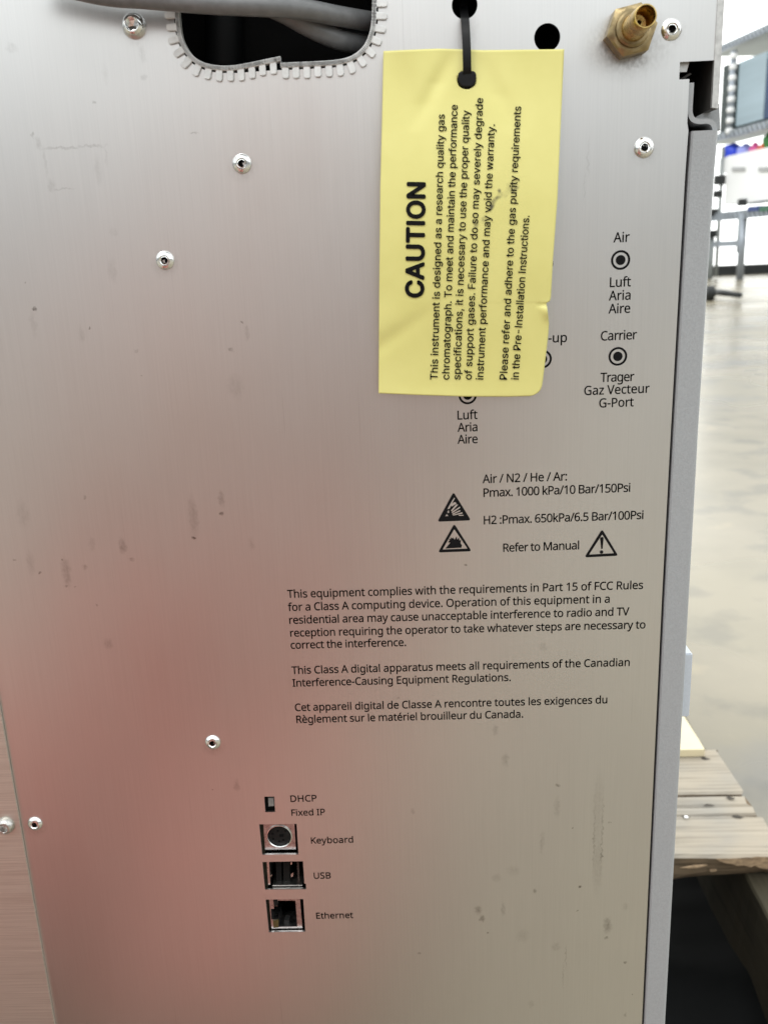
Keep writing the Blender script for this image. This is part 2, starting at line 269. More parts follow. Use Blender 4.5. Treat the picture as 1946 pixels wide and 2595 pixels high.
 'p': '493;273,438 298,436 322,432 344,424 365,413 384,399 401,383 422,351 433,327 441,299 449,234 447,170 442,138 434,110 415,69 401,49 384,31 352,10 330,1 306,-5 256,-7 213,1 176,19 155,36 139,55 134,55 139,-11 139,-192 68,-192 68,430 126,430 136,371 139,371 167,402 197,422 231,434|260,379 233,377 204,369 186,359 167,342 154,318 145,289 140,254 139,216 141,174 147,139 157,109 168,89 188,70 208,59 233,53 261,51 286,53 308,60 326,72 345,93 357,113 367,144 374,178 376,217 374,252 366,292 356,319 343,341 331,354 311,367 288,376',
 'q': '493;354,-9 358,58 354,58 340,40 323,25 291,5 251,-6 206,-8 170,-2 148,6 128,17 110,31 93,48 71,79 56,117 45,179 45,238 52,292 63,329 83,368 110,398 143,420 172,432 204,437 238,437 267,433 293,424 314,412 337,393 355,371 358,371 369,430 425,430 425,-192 354,-192|233,51 260,52 289,60 308,69 327,87 340,110 349,140 354,175 355,213 354,252 346,295 336,322 323,344 305,361 282,372 253,378 231,379 213,378 188,371 167,359 150,341 137,318 127,291 119,249 117,213 119,176 124,145 133,117 146,93 162,75 182,61 205,53',
 'r': '331;269,438 319,433 310,368 264,374 228,368 209,360 192,348 176,334 163,317 147,284 139,245 139,0 68,0 68,430 126,430 134,351 137,351 164,388 194,415 231,433',
 's': '384;348,119 343,80 327,49 302,24 286,14 261,4 210,-6 141,-7 88,2 42,19 42,83 81,67 128,54 165,49 203,50 231,55 256,66 266,76 274,86 280,108 279,123 274,137 266,148 253,158 222,176 141,209 103,228 80,242 60,263 50,278 45,292 41,313 41,333 49,365 66,392 85,408 109,421 147,433 179,437 221,437 264,433 303,423 339,409 315,353 273,368 238,377 202,380 171,379 144,372 124,361 112,346 108,325 115,302 136,284 177,263 268,226 293,212 314,197 330,180 339,164 345,145',
 't': '289;212,50 239,52 272,59 272,5 250,-2 216,-7 189,-8 162,-4 133,6 108,23 89,49 78,79 74,117 74,375 13,375 13,409 75,437 103,528 144,528 144,430 269,430 269,375 144,375 144,127 146,103 155,79 170,63 189,53',
 'u': '496;427,430 427,0 370,0 359,57 356,57 334,31 313,15 286,3 252,-6 211,-8 173,-4 139,6 112,21 95,38 81,59 71,85 65,114 63,148 63,430 135,430 135,153 139,115 151,85 171,65 200,53 230,51 267,54 296,63 319,79 338,105 350,140 356,182 357,430',
 'v': '407;163,0 0,430 75,430 176,151 201,63 204,63 241,176 332,430 407,430 244,0',
 'w': '630;346,243 316,357 313,357 290,262 207,1 127,1 9,431 82,431 151,162 169,73 172,73 198,177 277,431 354,431 440,149 457,74 460,74 479,161 549,431 621,431 502,1 419,1',
 'x': '424;170,220 22,430 102,430 213,268 322,430 402,430 253,220 410,0 330,0 213,172 94,0 14,0',
 'y': '409;1,430 76,430 177,164 196,105 205,68 209,68 245,186 333,430 409,430 224,-59 207,-97 185,-134 157,-164 128,-181 94,-191 49,-192 9,-186 9,-130 43,-134 72,-134 93,-128 113,-116 128,-102 142,-80 174,-2',
 'z': '377;346,0 31,0 31,47 262,375 45,375 45,430 340,430 340,377 112,55 346,55',
 'è': '452;234,438 278,434 316,421 348,401 374,373 394,339 406,299 411,263 411,201 117,201 122,157 131,128 149,97 174,74 206,59 244,52 299,55 343,64 392,82 392,20 359,8 327,-1 279,-7 221,-6 185,0 143,17 114,36 85,68 62,108 51,146 44,200 48,267 61,315 81,357 108,390 127,406 149,419 189,433|233,380 209,378 188,372 170,362 154,348 140,330 130,309 123,285 119,257 338,257 336,286 330,312 320,334 309,349 292,364 276,373 256,378|209,614 242,556 285,496 285,486 238,486 172,549 124,606 124,614',
 'é': '452;234,438 278,434 316,421 348,401 374,373 394,339 406,299 411,263 411,201 117,201 122,157 131,128 149,97 174,74 206,59 244,52 299,55 343,64 392,82 392,20 359,8 327,-1 279,-7 221,-6 185,0 143,17 114,36 85,68 62,108 51,146 44,200 48,267 61,315 81,357 108,390 127,406 149,419 189,433|233,380 209,378 188,372 170,362 154,348 140,330 130,309 123,285 119,257 338,257 336,286 330,312 320,334 309,349 292,364 276,373 256,378|347,606 296,546 233,486 186,486 186,496 228,556 262,614 347,614',
 ' ': '208;'}, 'I': {',': '188;38,-119 68,71 137,71 84,-119',
 '-': '453;337,244 337,188 114,188 114,244',
 '.': '188;95,-4 78,-1 63,9 53,24 50,41 53,59 63,73 78,83 95,87 113,83 128,73 138,59 141,41 138,24 128,9 113,-1',
 'A': '480;16,0 201,509 276,509 463,0 395,0 280,323 238,457 232,478 234,478 245,478 218,386 85,0|110,142 110,199 370,199 370,142',
 'C': '510;267,-7 215,-1 177,11 134,36 104,63 75,106 57,146 45,191 40,254 45,317 57,362 75,403 104,445 142,478 177,498 225,512 267,516 305,513 340,504 373,490 402,471 427,447 448,418 463,385 473,348 408,348 394,388 382,404 366,421 351,433 330,444 308,451 284,455 237,453 196,439 177,428 161,414 133,378 116,340 107,305 103,254 107,204 116,168 133,130 156,100 184,76 210,63 245,54 280,53 315,60 348,74 375,96 395,125 408,160 473,160 463,124 448,91 428,62 402,38 373,19 341,5 305,-4',
 'F': '410;60,0 60,509 369,509 369,452 125,452 125,278 346,278 346,221 125,221 125,0',
 'I': '300;31,0 31,57 118,57 118,123 118,452 31,452 31,509 269,509 269,452 183,452 183,287 183,57 269,57 269,0',
 'N': '523;60,0 60,509 136,509 359,157 414,55 405,54 399,164 399,509 463,509 463,0 387,0 171,342 108,452 119,454 125,301 125,0',
 'O': '533;267,-7 215,-1 177,11 134,36 105,63 75,106 57,146 44,203 40,254 45,317 57,362 75,403 105,445 142,478 177,498 225,512 267,516 309,512 357,498 400,472 429,445 459,403 477,362 490,305 493,254 488,191 477,146 459,106 429,63 400,36 357,11 309,-3|267,53 303,57 337,69 367,89 387,110 408,144 420,176 428,213 430,254 428,295 420,332 408,365 387,398 367,420 337,440 303,452 267,456 230,452 197,440 167,420 146,398 125,364 113,332 106,295 103,254 106,213 113,176 125,144 146,111 167,89 197,69 230,57',
 'P': '445;60,0 60,509 254,508 297,501 332,487 350,476 371,457 383,441 396,417 404,391 407,370 409,340 405,311 398,284 390,265 366,233 345,215 326,204 305,195 281,189 245,186 109,186 109,242 252,243 284,250 308,264 321,275 331,290 338,306 343,328 343,372 337,393 329,409 318,423 305,434 288,443 268,449 239,452 125,452 125,0',
 'T': '449;32,452 32,509 417,509 417,452 257,452 257,0 193,0 193,452',
 'U': '517;259,-8 230,-7 194,0 169,8 140,24 120,38 98,60 81,87 71,108 63,140 60,164 60,509 124,509 124,172 128,144 136,123 157,91 182,71 203,61 220,56 259,52 298,56 315,61 336,71 361,91 381,123 390,149 393,172 393,509 457,509 457,164 453,132 446,108 436,87 419,60 397,38 378,24 348,8 324,0 297,-6',
 'a': '389;160,-9 131,-6 99,3 72,18 54,36 40,58 32,84 31,118 36,146 45,164 58,179 74,191 96,202 138,213 244,228 265,235 273,243 275,252 275,272 269,291 258,309 243,320 220,329 196,331 163,327 137,316 116,299 100,274 41,291 54,318 67,335 87,352 114,368 143,378 173,383 204,384 235,380 267,370 296,353 320,325 332,295 337,258 337,0 277,0 277,52 272,52 252,25 226,6 195,-5|170,45 197,48 220,55 242,68 259,86 269,104 274,122 276,190 267,184 246,179 141,161 117,150 100,135 94,121 92,102 94,87 102,72 114,61 130,52 149,47',
 'c': '396;207,-8 166,-4 137,6 110,21 82,46 60,78 46,108 38,141 34,187 37,225 46,268 60,298 82,330 110,356 137,371 166,380 207,384 234,383 260,377 284,368 305,356 324,341 340,322 353,301 362,277 303,262 293,285 276,306 255,320 228,328 207,330 184,328 163,321 149,313 134,300 118,278 106,253 99,224 96,194 98,157 105,128 115,102 134,76 154,60 178,50 207,46 240,51 269,65 290,86 304,117 363,102 354,78 341,56 325,37 306,21 285,9 261,-1 235,-6',
 'd': '424;195,-8 158,-4 137,3 118,12 84,40 58,77 41,124 35,169 36,227 46,270 62,307 89,342 124,368 144,376 165,382 207,384 245,376 278,355 306,319 311,319 311,509 372,509 372,0 313,0 313,59 307,59 282,26 259,8 232,-4|205,47 231,50 250,57 267,68 284,86 295,105 305,132 310,162 312,189 310,223 305,247 295,273 284,291 267,309 251,320 227,328 205,330 182,328 162,322 145,311 127,294 115,276 105,250 98,221 96,189 98,157 105,128 115,101 127,84 145,66 162,55 182,49',
 'e': '404;212,-8 177,-5 145,3 117,16 87,40 68,64 49,100 38,141 34,177 36,224 44,258 55,290 76,323 103,350 128,367 157,378 197,384 236,382 271,372 298,358 323,337 344,310 357,282 366,249 371,211 371,169 75,169 75,221 338,221 310,202 304,248 291,282 280,298 266,311 250,321 237,326 200,330 168,324 142,311 119,286 107,265 98,236 96,211 97,157 102,127 110,106 125,84 139,70 160,57 179,50 201,47 227,47 254,53 276,65 294,82 306,105 365,91 356,68 345,51 331,36 311,19 288,7 266,-1 237,-7',
 'f': '254;228,379 228,327 6,327 6,379|81,0 81,432 84,461 91,478 104,496 120,510 139,521 161,527 183,530 212,529 236,523 243,521 227,468 200,474 171,470 154,460 145,443 142,419 142,0',
 'g': '425;207,-151 156,-146 134,-140 110,-129 93,-119 76,-104 62,-87 51,-69 101,-41 131,-74 151,-87 169,-93 192,-97 222,-97 249,-92 267,-85 291,-67 306,-41 311,-13 311,68 306,68 287,41 269,25 245,12 222,7 187,5 158,9 125,20 101,34 80,53 63,77 49,105 41,128 35,163 34,201 38,237 46,271 62,307 85,337 112,361 145,376 166,382 196,384 218,383 242,378 257,371 276,358 290,343 308,319 313,319 313,379 372,379 372,-9 370,-40 365,-60 357,-79 342,-100 329,-113 308,-127 265,-144 237,-149|205,59 227,61 251,68 267,78 285,95 298,116 305,137 310,160 312,193 311,219 305,248 296,274 285,291 268,309 251,320 232,327 205,330 182,328 163,322 145,312 127,294 115,277 105,252 98,224 96,193 98,161 103,138 113,113 124,96 141,79 158,68 177,62',
 'h': '410;114,227 114,0 53,0 53,509 114,509 114,287 102,287 116,319 137,349 158,366 187,379 220,384 258,382 290,371 317,353 332,336 343,315 350,298 355,271 357,240 357,0 296,0 295,249 288,280 280,296 269,308 251,321 223,328 188,327 161,317 141,303 126,283 117,257',
 'i': '167;53,0 53,379 114,379 114,0|84,443 67,446 54,455 44,468 41,483 44,499 54,512 67,521 84,524 100,521 114,512 123,499 126,483 123,468 114,455 100,446',
 'l': '189;139,-2 107,2 82,13 65,33 58,47 54,65 53,509 114,509 115,80 119,64 128,55 143,52 170,54 181,3',
 'm': '610;53,0 53,379 112,379 112,295 108,295 122,331 144,358 172,376 207,386 233,385 251,382 268,375 283,365 299,347 311,326 321,295 312,295 324,325 347,353 376,373 407,383 448,386 483,378 514,361 535,338 550,307 556,269 557,0 496,0 496,254 493,279 485,298 469,316 443,327 419,330 391,327 365,314 349,296 338,270 335,247 335,0 274,0 274,260 272,280 262,301 246,317 224,327 199,330 171,326 145,312 128,293 117,266 114,238 114,0',
 'n': '410;114,227 114,0 53,0 53,379 112,379 112,287 102,287 116,319 137,349 158,366 187,379 220,384 258,382 290,371 317,353 332,336 343,315 350,298 355,271 357,240 357,0 296,0 295,249 288,280 280,296 269,308 251,321 223,328 188,327 161,317 141,303 126,283 117,257',
 'o': '415;207,-8 166,-4 137,6 110,21 82,46 60,78 46,108 38,141 34,187 37,225 46,268 60,298 82,330 110,356 137,371 166,380 207,384 241,382 278,371 305,356 333,330 356,298 369,268 379,225 381,187 379,150 369,108 356,78 333,46 305,21 278,6 248,-4|207,46 231,49 252,55 270,66 289,84 300,102 311,128 317,157 319,187 317,218 311,247 300,274 289,292 270,310 252,321 231,328 207,330 184,328 163,321 145,310 127,292 115,274 105,247 98,218 96,187 98,157 105,128 115,102 127,84 145,66 163,55 184,49',
 'p': '424;53,-143 53,379 112,379 112,319 118,319 137,346 152,360 171,373 188,379 212,384 245,384 267,380 294,371 325,352 350,326 370,293 381,261 389,218 390,169 383,124 370,84 350,51 319,20 301,9 281,0 245,-8 208,-7 176,2 147,21 118,59 114,59 114,-143|220,47 242,49 262,55 279,66 297,84 309,101 320,128 326,157 328,189 326,221 320,250 309,276 298,294 280,311 262,322 243,328 220,330 198,328 174,320 157,309 140,291 129,273 120,247 114,216 113,189 114,162 120,132 130,105 140,86 158,68 174,57 193,50',
 'q': '424;372,-143 311,-143 311,59 306,59 277,21 249,2 217,-7 180,-8 144,0 124,9 106,20 74,51 55,84 41,124 35,169 35,218 43,261 55,293 75,326 100,352 131,371 151,378 180,384 213,384 237,379 253,373 272,360 287,346 307,319 313,319 313,379 372,379|205,47 231,50 250,57 267,68 284,86 295,105 305,132 310,162 312,189 310,223 305,247 295,273 284,291 267,309 251,320 227,328 205,330 182,328 162,322 145,311 127,294 115,276 105,250 98,221 96,189 98,157 105,128 115,101 127,84 145,66 162,55 182,49',
 'r': '259;53,0 53,379 112,379 112,321 115,321 122,335 133,351 148,364 166,375 196,384 243,384 243,322 202,326 170,319 156,313 140,301 122,277 117,262 114,241 114,0',
 's': '365;182,-8 157,-7 128,-2 102,8 84,18 65,34 53,50 41,73 36,94 94,107 105,79 120,63 141,52 170,46 200,46 227,53 248,65 262,81 267,95 267,112 262,126 252,138 225,151 133,174 98,189 81,200 68,212 58,227 50,249 47,279 51,305 62,327 79,347 105,365 131,377 161,383 194,384 239,378 258,370 279,358 293,346 307,328 324,290 268,277 254,304 232,323 205,331 166,331 139,322 124,311 116,302 109,281 112,258 124,243 144,232 254,202 292,183 310,167 323,148 330,125 331,101 328,80 318,56 306,39 285,21 260,6 236,-2 210,-7',
 't': '227;204,379 204,327 6,327 6,379|65,471 126,471 127,83 134,63 147,54 170,50 202,54 213,2 211,1 188,-3 160,-4 138,-1 118,5 102,14 88,26 77,41 70,58 65,93',
 'u': '410;182,-5 141,0 106,16 93,27 78,44 62,76 55,102 53,131 53,379 114,379 114,144 118,110 130,84 150,64 175,53 200,50 230,54 253,64 271,80 285,101 293,122 296,147 296,379 357,379 357,0 298,0 298,92 307,92 294,60 277,35 262,21 228,2 209,-3',
 'v': '389;163,0 17,379 84,379 173,132 206,21 184,21 218,138 305,379 371,379 226,0',
 'w': '567;138,0 23,379 87,379 145,171 175,41 165,41 179,105 252,379 316,379 373,170 402,41 391,41 402,90 429,195 480,379 545,379 429,0 368,0 305,225 277,338 279,338 291,338 258,207 199,0',
 'y': '389;47,-139 61,-86 99,-90 113,-86 124,-80 134,-69 143,-55 163,-1 17,379 84,379 171,138 206,21 184,21 218,138 305,379 371,379 204,-58 187,-93 162,-121 146,-132 128,-140 89,-145 66,-143',
 ' ': '188;'}}
_gc = {}
def glyph(f, ch, bold=0.0):
    key = (f, ch, bold)
    if key in _gc: return _gc[key]
    adv, body = GLYPHS[f][ch].split(';')
    if f == 'I' and ch == 'I': adv, body = '200', '68,0 132,0 132,509 68,509'       # plain upright strokes
    if f == 'I' and ch == 'l': adv, body = '172', '58,0 114,0 114,520 58,520'
    cs = [[tuple(int(v) / 1000 for v in p.split(',')) for p in c.split(' ')] for c in body.split('|')] if body else []
    def area_(c): return sum(c[i - 1][0] * c[i][1] - c[i][0] * c[i - 1][1] for i in range(len(c))) / 2
    def inside(p, c):
        r = False
        for i in range(len(c)):
            (x1, y1), (x2, y2) = c[i - 1], c[i]
            if (y1 > p[1]) != (y2 > p[1]) and p[0] < (x2 - x1) * (p[1] - y1) / (y2 - y1) + x1: r = not r
        return r
    sg = math.copysign(1, area_(max(cs, key=lambda c: abs(area_(c))))) if cs else 1
    outs = [c for c in cs if area_(c) * sg > 0]; holes = [c for c in cs if area_(c) * sg <= 0]
    vs, fs = [], []
    for oc in outs:
        hs = [h for h in holes if inside(h[0], oc)]
        a, b = fill2d([oc] + hs)
        k = len(vs); vs += [(x, y) for x, y, z in a]; fs += [tuple(i + k for i in q) for q in b]
    if bold:                                   # heavier cut: the same letter filled again a little to each side
        v0, f0 = list(vs), list(fs)
        for dx, dy in ((bold, 0), (-bold, 0), (0, bold), (0, -bold), (bold * .7, bold * .7), (-bold * .7, bold * .7), (bold * .7, -bold * .7), (-bold * .7, -bold * .7)):
            k = len(vs); vs += [(x + dx, y + dy) for x, y in v0]; fs += [tuple(i + k for i in q) for q in f0]
    _gc[key] = (int(adv) / 1000, vs, fs); return _gc[key]
def text_lines(name, lines, place, m, parent, font='N', cap=.0035, bold=0.0):
    """lines = (string, start, end): start and end of the baseline as (a, b) in the sheet's own plane; place(a, b) -> 3D"""
    capu = .573 if font == 'N' else .509
    vs, fs = [], []
    for s, p, q in lines:
        p, q = Vector(p), Vector(q); d = q - p; wl = d.length; d.normalize(); u = Vector((-d.y, d.x))
        k = cap / capu
        gl = [glyph(font, c, bold) for c in s]
        first = min(v[0] for v in gl[0][1]); last = max(v[0] for v in gl[-1][1])
        nat = (sum(a[0] for a in gl[:-1]) + last - first) * k
        sxs = min(max(wl / nat, .93), 1.07); extra = (wl - nat * sxs) / max(len(s) - 1, 1)
        x = -first * k * sxs
        for a, v, f in gl:
            b = len(vs)
            for (gx, gy) in v:
                w = p + d * (x + gx * k * sxs) + u * (gy * k); vs.append(place(w.x, w.y))
            fs += [tuple(i + b for i in t) for t in f]
            x += a * k * sxs + extra
    return mesh(name, vs, fs, m, parent)
# ================================================================== THE INSTRUMENT
XS = (at(0, 1765).x + at(142, 2595).x) / 2            # seam of the side cover
BASE, TOP = .165, .955
GC = tag(empty('gas_chromatograph', (-.16, .2, BASE)), 'brushed metal laboratory instrument with printed rear panel, standing on a wooden pallet', 'instrument')
# rear panel outline, with its notch at the upper right
def slit(py): return 1735 - (py - 470) * .0494
xr = .10295
XN, ZN1 = at(1722, 157).x, at(1722, 157).z
XU = at(1815, 90).x; ZN2 = at(1730, 201).z; XM = at(1744.5, 230).x
outer = [(XS - .03, BASE + .005), (xr, BASE + .005), (xr, .57), (xr + .0004, .64), (xr + .0012, .736), (xr + .0016, at(1740, 330).z), (XM, at(1744.5, 312).z), (XM, ZN2), (XN, ZN2 ), (XN, ZN1), (XU, ZN1), (XU, TOP), (XS - .03, TOP)]
def c1(x, y): return (250 + x / 2.0737, y / 2.0737)
edge = [c1(*p) for p in ((392, -330), (392, -160), (392, 0), (398, 100), (412, 200), (443, 272), (488, 328), (545, 362), (610, 379), (700, 384), (800, 378), (890, 371), (960, 368),
                         (1100, 362), (1200, 357), (1270, 350), (1330, 334), (1382, 303), (1425, 255), (1453, 190), (1466, 120), (1470, 0), (1470, -160), (1468, -330))]
hole_path = [Vector((p[0], p[1])) for p in pxl([(v.x, v.y) for v in catmull([Vector((*p, 0)) for p in edge], 6)])]
holes = [[(v.x, v.y) for v in hole_path]]
def round_hole(px, py, rpx):
    c = at(px, py); r = (at(px + rpx, py) - at(px - rpx, py)).length / 2
    return circle(c.x, c.z, r)
holes += [round_hole(1177, 13, 32.5), round_hole(1386, 95, 33)]
def c8(x, y): return (600 + x / 4.1475, 1980 + y / 4.1475)
def c8p(pts, y=0.0): return pxl([c8(*p) for p in pts], y)
PORT = {'switch': [(290, 162), (396, 160), (405, 322), (302, 325)], 'kb': [(237, 452), (630, 447), (650, 768), (269, 772)],
        'usb': [(271, 848), (697, 840), (712, 1076), (728, 1076), (730, 1133), (298, 1138)], 'eth': [(305, 1243), (700, 1238), (722, 1580), (340, 1587)]}
for k in PORT: holes.append(c8p(PORT[k]))
def panel_material():
    m = mat('brushed aluminium', (.70, .695, .69), .40, 1)
    t = m.node_tree; n = t.nodes; l = t.links; b = n['Principled BSDF']
    tc = n.new('ShaderNodeTexCoord'); P = tc.outputs['Object']
    def noise(scale, detail=3, src=P):
        mp = n.new('ShaderNodeMapping'); mp.inputs['Scale'].default_value = scale; l.new(src, mp.inputs[0])
        k = n.new('ShaderNodeTexNoise'); k.inputs['Scale'].default_value = 1; k.inputs['Detail'].default_value = detail
        l.new(mp.outputs[0], k.inputs[0]); return k
    brush = noise((2600, 1, 40), 3); brush2 = noise((1300, 1, 14), 3); cloud = noise((22, 1, 11), 4); wob = noise((420, 1, 420), 2)
    def math_(op, a, b_, clamp=False):
        k = n.new('ShaderNodeMath'); k.operation = op; k.use_clamp = clamp
        for i, v in enumerate((a, b_)):
            if isinstance(v, (int, float)): k.inputs[i].default_value = v
            else: l.new(v, k.inputs[i])
        return k.outputs[0]
    # dirt spots, runs and old adhesive, plus rings round the fasteners, each with a shape of its own
    wv = n.new('ShaderNodeVectorMath'); wv.operation = 'SUBTRACT'; l.new(wob.outputs['Color'], wv.inputs[0]); wv.inputs[1].default_value = (.5, .5, .5)
    ws = n.new('ShaderNodeVectorMath'); ws.operation = 'SCALE'; ws.inputs[3].default_value = .0030; l.new(wv.outputs[0], ws.inputs[0])
    pw = n.new('ShaderNodeVectorMath'); pw.operation = 'ADD'; l.new(P, pw.inputs[0]); l.new(ws.outputs[0], pw.inputs[1])
    grp = bpy.data.node_groups.new('panel spot', 'ShaderNodeTree')
    for nm, ty in (('P', 'NodeSocketVector'), ('C', 'NodeSocketVector'), ('S', 'NodeSocketVector'), ('A', 'NodeSocketFloat')): grp.interface.new_socket(nm, in_out='INPUT', socket_type=ty)
    grp.interface.new_socket('F', in_out='OUTPUT', socket_type='NodeSocketFloat')
    gi = grp.nodes.new('NodeGroupInput'); go = grp.nodes.new('NodeGroupOutput')
    s1 = grp.nodes.new('ShaderNodeVectorMath'); s1.operation = 'SUBTRACT'; s2 = grp.nodes.new('ShaderNodeVectorMath'); s2.operation = 'MULTIPLY'
    s3 = grp.nodes.new('ShaderNodeVectorMath'); s3.operation = 'LENGTH'; s4 = grp.nodes.new('ShaderNodeMapRange'); s4.interpolation_type = 'SMOOTHSTEP'
    s4.inputs[1].default_value = 1; s4.inputs[2].default_value = .25; s4.inputs[3].default_value = 0; s4.inputs[4].default_value = 1
    s5 = grp.nodes.new('ShaderNodeMath'); s5.operation = 'MULTIPLY'
    gl = grp.links
    gl.new(gi.outputs[0], s1.inputs[0]); gl.new(gi.outputs[1], s1.inputs[1]); gl.new(s1.outputs[0], s2.inputs[0]); gl.new(gi.outputs[2], s2.inputs[1])
    gl.new(s2.outputs[0], s3.inputs[0]); gl.new(s3.outputs[1], s4.inputs[0]); gl.new(s4.outputs[0], s5.inputs[0]); gl.new(gi.outputs[3], s5.inputs[1]); gl.new(s5.outputs[0], go.inputs[0])
    acc = None
    for px, py, a, bb, s in DIRT_AND_RINGS:
        c = at(px, py); sc = 2280 / 345.0      # about px per mm here
        k = n.new('ShaderNodeGroup'); k.node_tree = grp; l.new(pw.outputs[0], k.inputs[0])
        k.inputs[1].default_value = (c.x - PO.x, 0, c.z - PO.z); k.inputs[2].default_value = (1000 * 6 / a, 0, 1000 * 6 / bb); k.inputs[3].default_value = s
        acc = k.outputs[0] if acc is None else math_('MAXIMUM', acc, k.outputs[0])
    cl = n.new('ShaderNodeMapRange'); cl.inputs[1].default_value = .35; cl.inputs[2].default_value = .75; l.new(cloud.outputs[0], cl.inputs[0])
    br = math_('ADD', math_('MULTIPLY', brush.outputs[0], .5), math_('MULTIPLY', brush2.outputs[0], .5))
    gr = noise((900, 1, 600), 4); gm = n.new('ShaderNodeMapRange'); gm.inputs[1].default_value = .32; gm.inputs[2].default_value = .62; gm.inputs[3].default_value = .5; gm.inputs[4].default_value = 1.25; l.new(gr.outputs[0], gm.inputs[0])
    acc = math_('MULTIPLY', acc, gm.outputs[0], True)
    sc_ = noise((1700, 1, 16), 2); sm_ = n.new('ShaderNodeMapRange'); sm_.inputs[1].default_value = .70; sm_.inputs[2].default_value = .78; sm_.inputs[4].default_value = .30; l.new(sc_.outputs[0], sm_.inputs[0])
    acc = math_('MAXIMUM', acc, math_('MULTIPLY', sm_.outputs[0], cloud.outputs[0]))
    # colour
    r = n.new('ShaderNodeValToRGB'); ramp(r, [(.3, (.68, .675, .67)), (.7, (.725, .72, .715))]); l.new(br, r.inputs[0])
    mxx = n.new('ShaderNodeMix'); mxx.data_type = 'RGBA'; l.new(math_('MULTIPLY', cl.outputs[0], .10), mxx.inputs[0]); l.new(r.outputs[0], mxx.inputs[6]); mxx.inputs[7].default_value = (.42, .41, .39, 1)
    mxy = n.new('ShaderNodeMix'); mxy.data_type = 'RGBA'; l.new(acc, mxy.inputs[0]); l.new(mxx.outputs[2], mxy.inputs[6]); mxy.inputs[7].default_value = (.12, .10, .08, 1)
    l.new(mxy.outputs[2], b.inputs['Base Color'])
    ro = math_('ADD', math_('ADD', .30, math_('MULTIPLY', br, .08)), math_('MULTIPLY', cl.outputs[0], .05)); l.new(ro, b.inputs['Roughness'])
    b.inputs['Anisotropic'].default_value = .35
    tg = n.new('ShaderNodeTangent'); tg.direction_type = 'UV_MAP'; tg.uv_map = 'UVMap'; l.new(tg.outputs[0], b.inputs['Tangent'])
    u = n.new('ShaderNodeBump'); u.inputs['Strength'].default_value = .03; u.inputs['Distance'].default_value = .00004; l.new(br, u.inputs['Height'])
    u2 = n.new('ShaderNodeBump'); u2.inputs['Strength'].default_value = .10; u2.inputs['Distance'].default_value = .0006; l.new(cloud.outputs[0], u2.inputs['Height']); l.new(u.outputs[0], u2.inputs['Normal'])
    l.new(u2.outputs[0], b.inputs['Normal'])
    return m
PO = Vector((0, 0, 0))
def c6(x, y): return (x / 2.2114, 700 + y / 2.2114)
def cr(x, y): return (1000 + x / 2.37, 1950 + y / 2.37)
DIRT_AND_RINGS = []
for x, y, a, b, s in ((195, 185, 6, 6, .75), (190, 270, 11, 40, .10), (500, 288, 4, 4, .6), (460, 330, 9, 30, .10), (1355, 258, 5, 5, .55), (1385, 320, 9, 24, .16), (1295, 408, 7, 7, .3), (760, 420, 7, 8, .18),
                      (795, 557, 4, 3, .35), (1243, 1245, 11, 28, .22), (1245, 1330, 7, 8, .6), (1085, 1350, 16, 72, .18), (1087, 1466, 8, 5, .75), (690, 1510, 14, 26, .28), (742, 1588, 9, 8, .25), (375, 1660, 17, 54, .23),
                      (352, 1588, 5, 5, .6), (370, 1736, 6, 6, .5), (422, 1744, 4, 4, .4), (520, 1500, 11, 24, .12), (87, 1590, 6, 4, .45), (225, 1657, 4, 5, .5), (175, 1610, 14, 44, .12), (540, 1843, 5, 5, .4), (1410, 1500, 10, 26, .12),
                      (480, 1238, 7, 8, .3), (610, 2060, 16, 22, .18), (1320, 620, 26, 40, .10), (130, 1330, 22, 50, .10), (480, 1630, 11, 9, .25)):
    px, py = c6(x, y); DIRT_AND_RINGS.append((px, py, a, b, s))
for x, y, a, b, s in ((978, 95, 8, 8, .45), (975, 225, 12, 44, .14), (500, 845, 14, 22, .38), (524, 896, 12, 14, .55), (650, 838, 9, 30, .18), (840, 730, 9, 10, .35), (1106, 704, 7, 7, .65), (1276, 935, 15, 36, .36), (1270, 1013, 9, 6, .5),
                      (561, 979, 5, 5, .5), (150, 1105, 8, 6, .35), (1380, 1158, 6, 6, .45), (1095, 848, 3, 4, .5), (885, 440, 9, 46, .14), (1071, 351, 3, 3, .6), (710, 610, 24, 24, .10), (1290, 320, 6, 6, .3), (1385, 825, 14, 20, .12), (770, 1000, 24, 30, .12),
                      (1197, 380, 3, 200, .22), (1243, 400, 3, 190, .26), (1220, 250, 18, 160, .10), (1218, 560, 18, 130, .12), (1195, 420, 5, 30, .3), (1240, 520, 4, 20, .5), (1425, 1352, 3, 3, .6), (1380, 1470, 6, 10, .3), (610, 650, 18, 20, .12),
                      (1025, 1120, 3, 60, .2), (1010, 1240, 3, 60, .18), (820, 1410, 12, 20, .12), (965, 1065, 18, 20, .14), (110, 255, 8, 16, .2)):
    px, py = cr(x, y); DIRT_AND_RINGS.append((px, py, a, b, s))
def c5(x, y): return (x / 2.764, y / 2.764)
for x, y, a, b, s in ((230, 945, 6, 9, .3), (268, 1005, 9, 18, .16), (440, 1037, 66, 5, .2), (640, 1024, 50, 4, .18), (320, 1130, 7, 46, .10), (360, 1300, 12, 18, .13), (450, 1323, 36, 3, .16), (690, 1190, 12, 44, .09), (745, 1090, 5, 30, .08),
                      (665, 720, 6, 7, .3), (85, 335, 18, 16, .12), (1000, 380, 10, 26, .12), (1010, 535, 10, 10, .14), (790, 1900, 14, 36, .10), (245, 2165, 6, 6, .5), (188, 1982, 3, 3, .4), (740, 520, 10, 30, .06), (1360, 935, 14, 2, .3)):
    px, py = c5(x, y); DIRT_AND_RINGS.append((px, py, a, b, s))
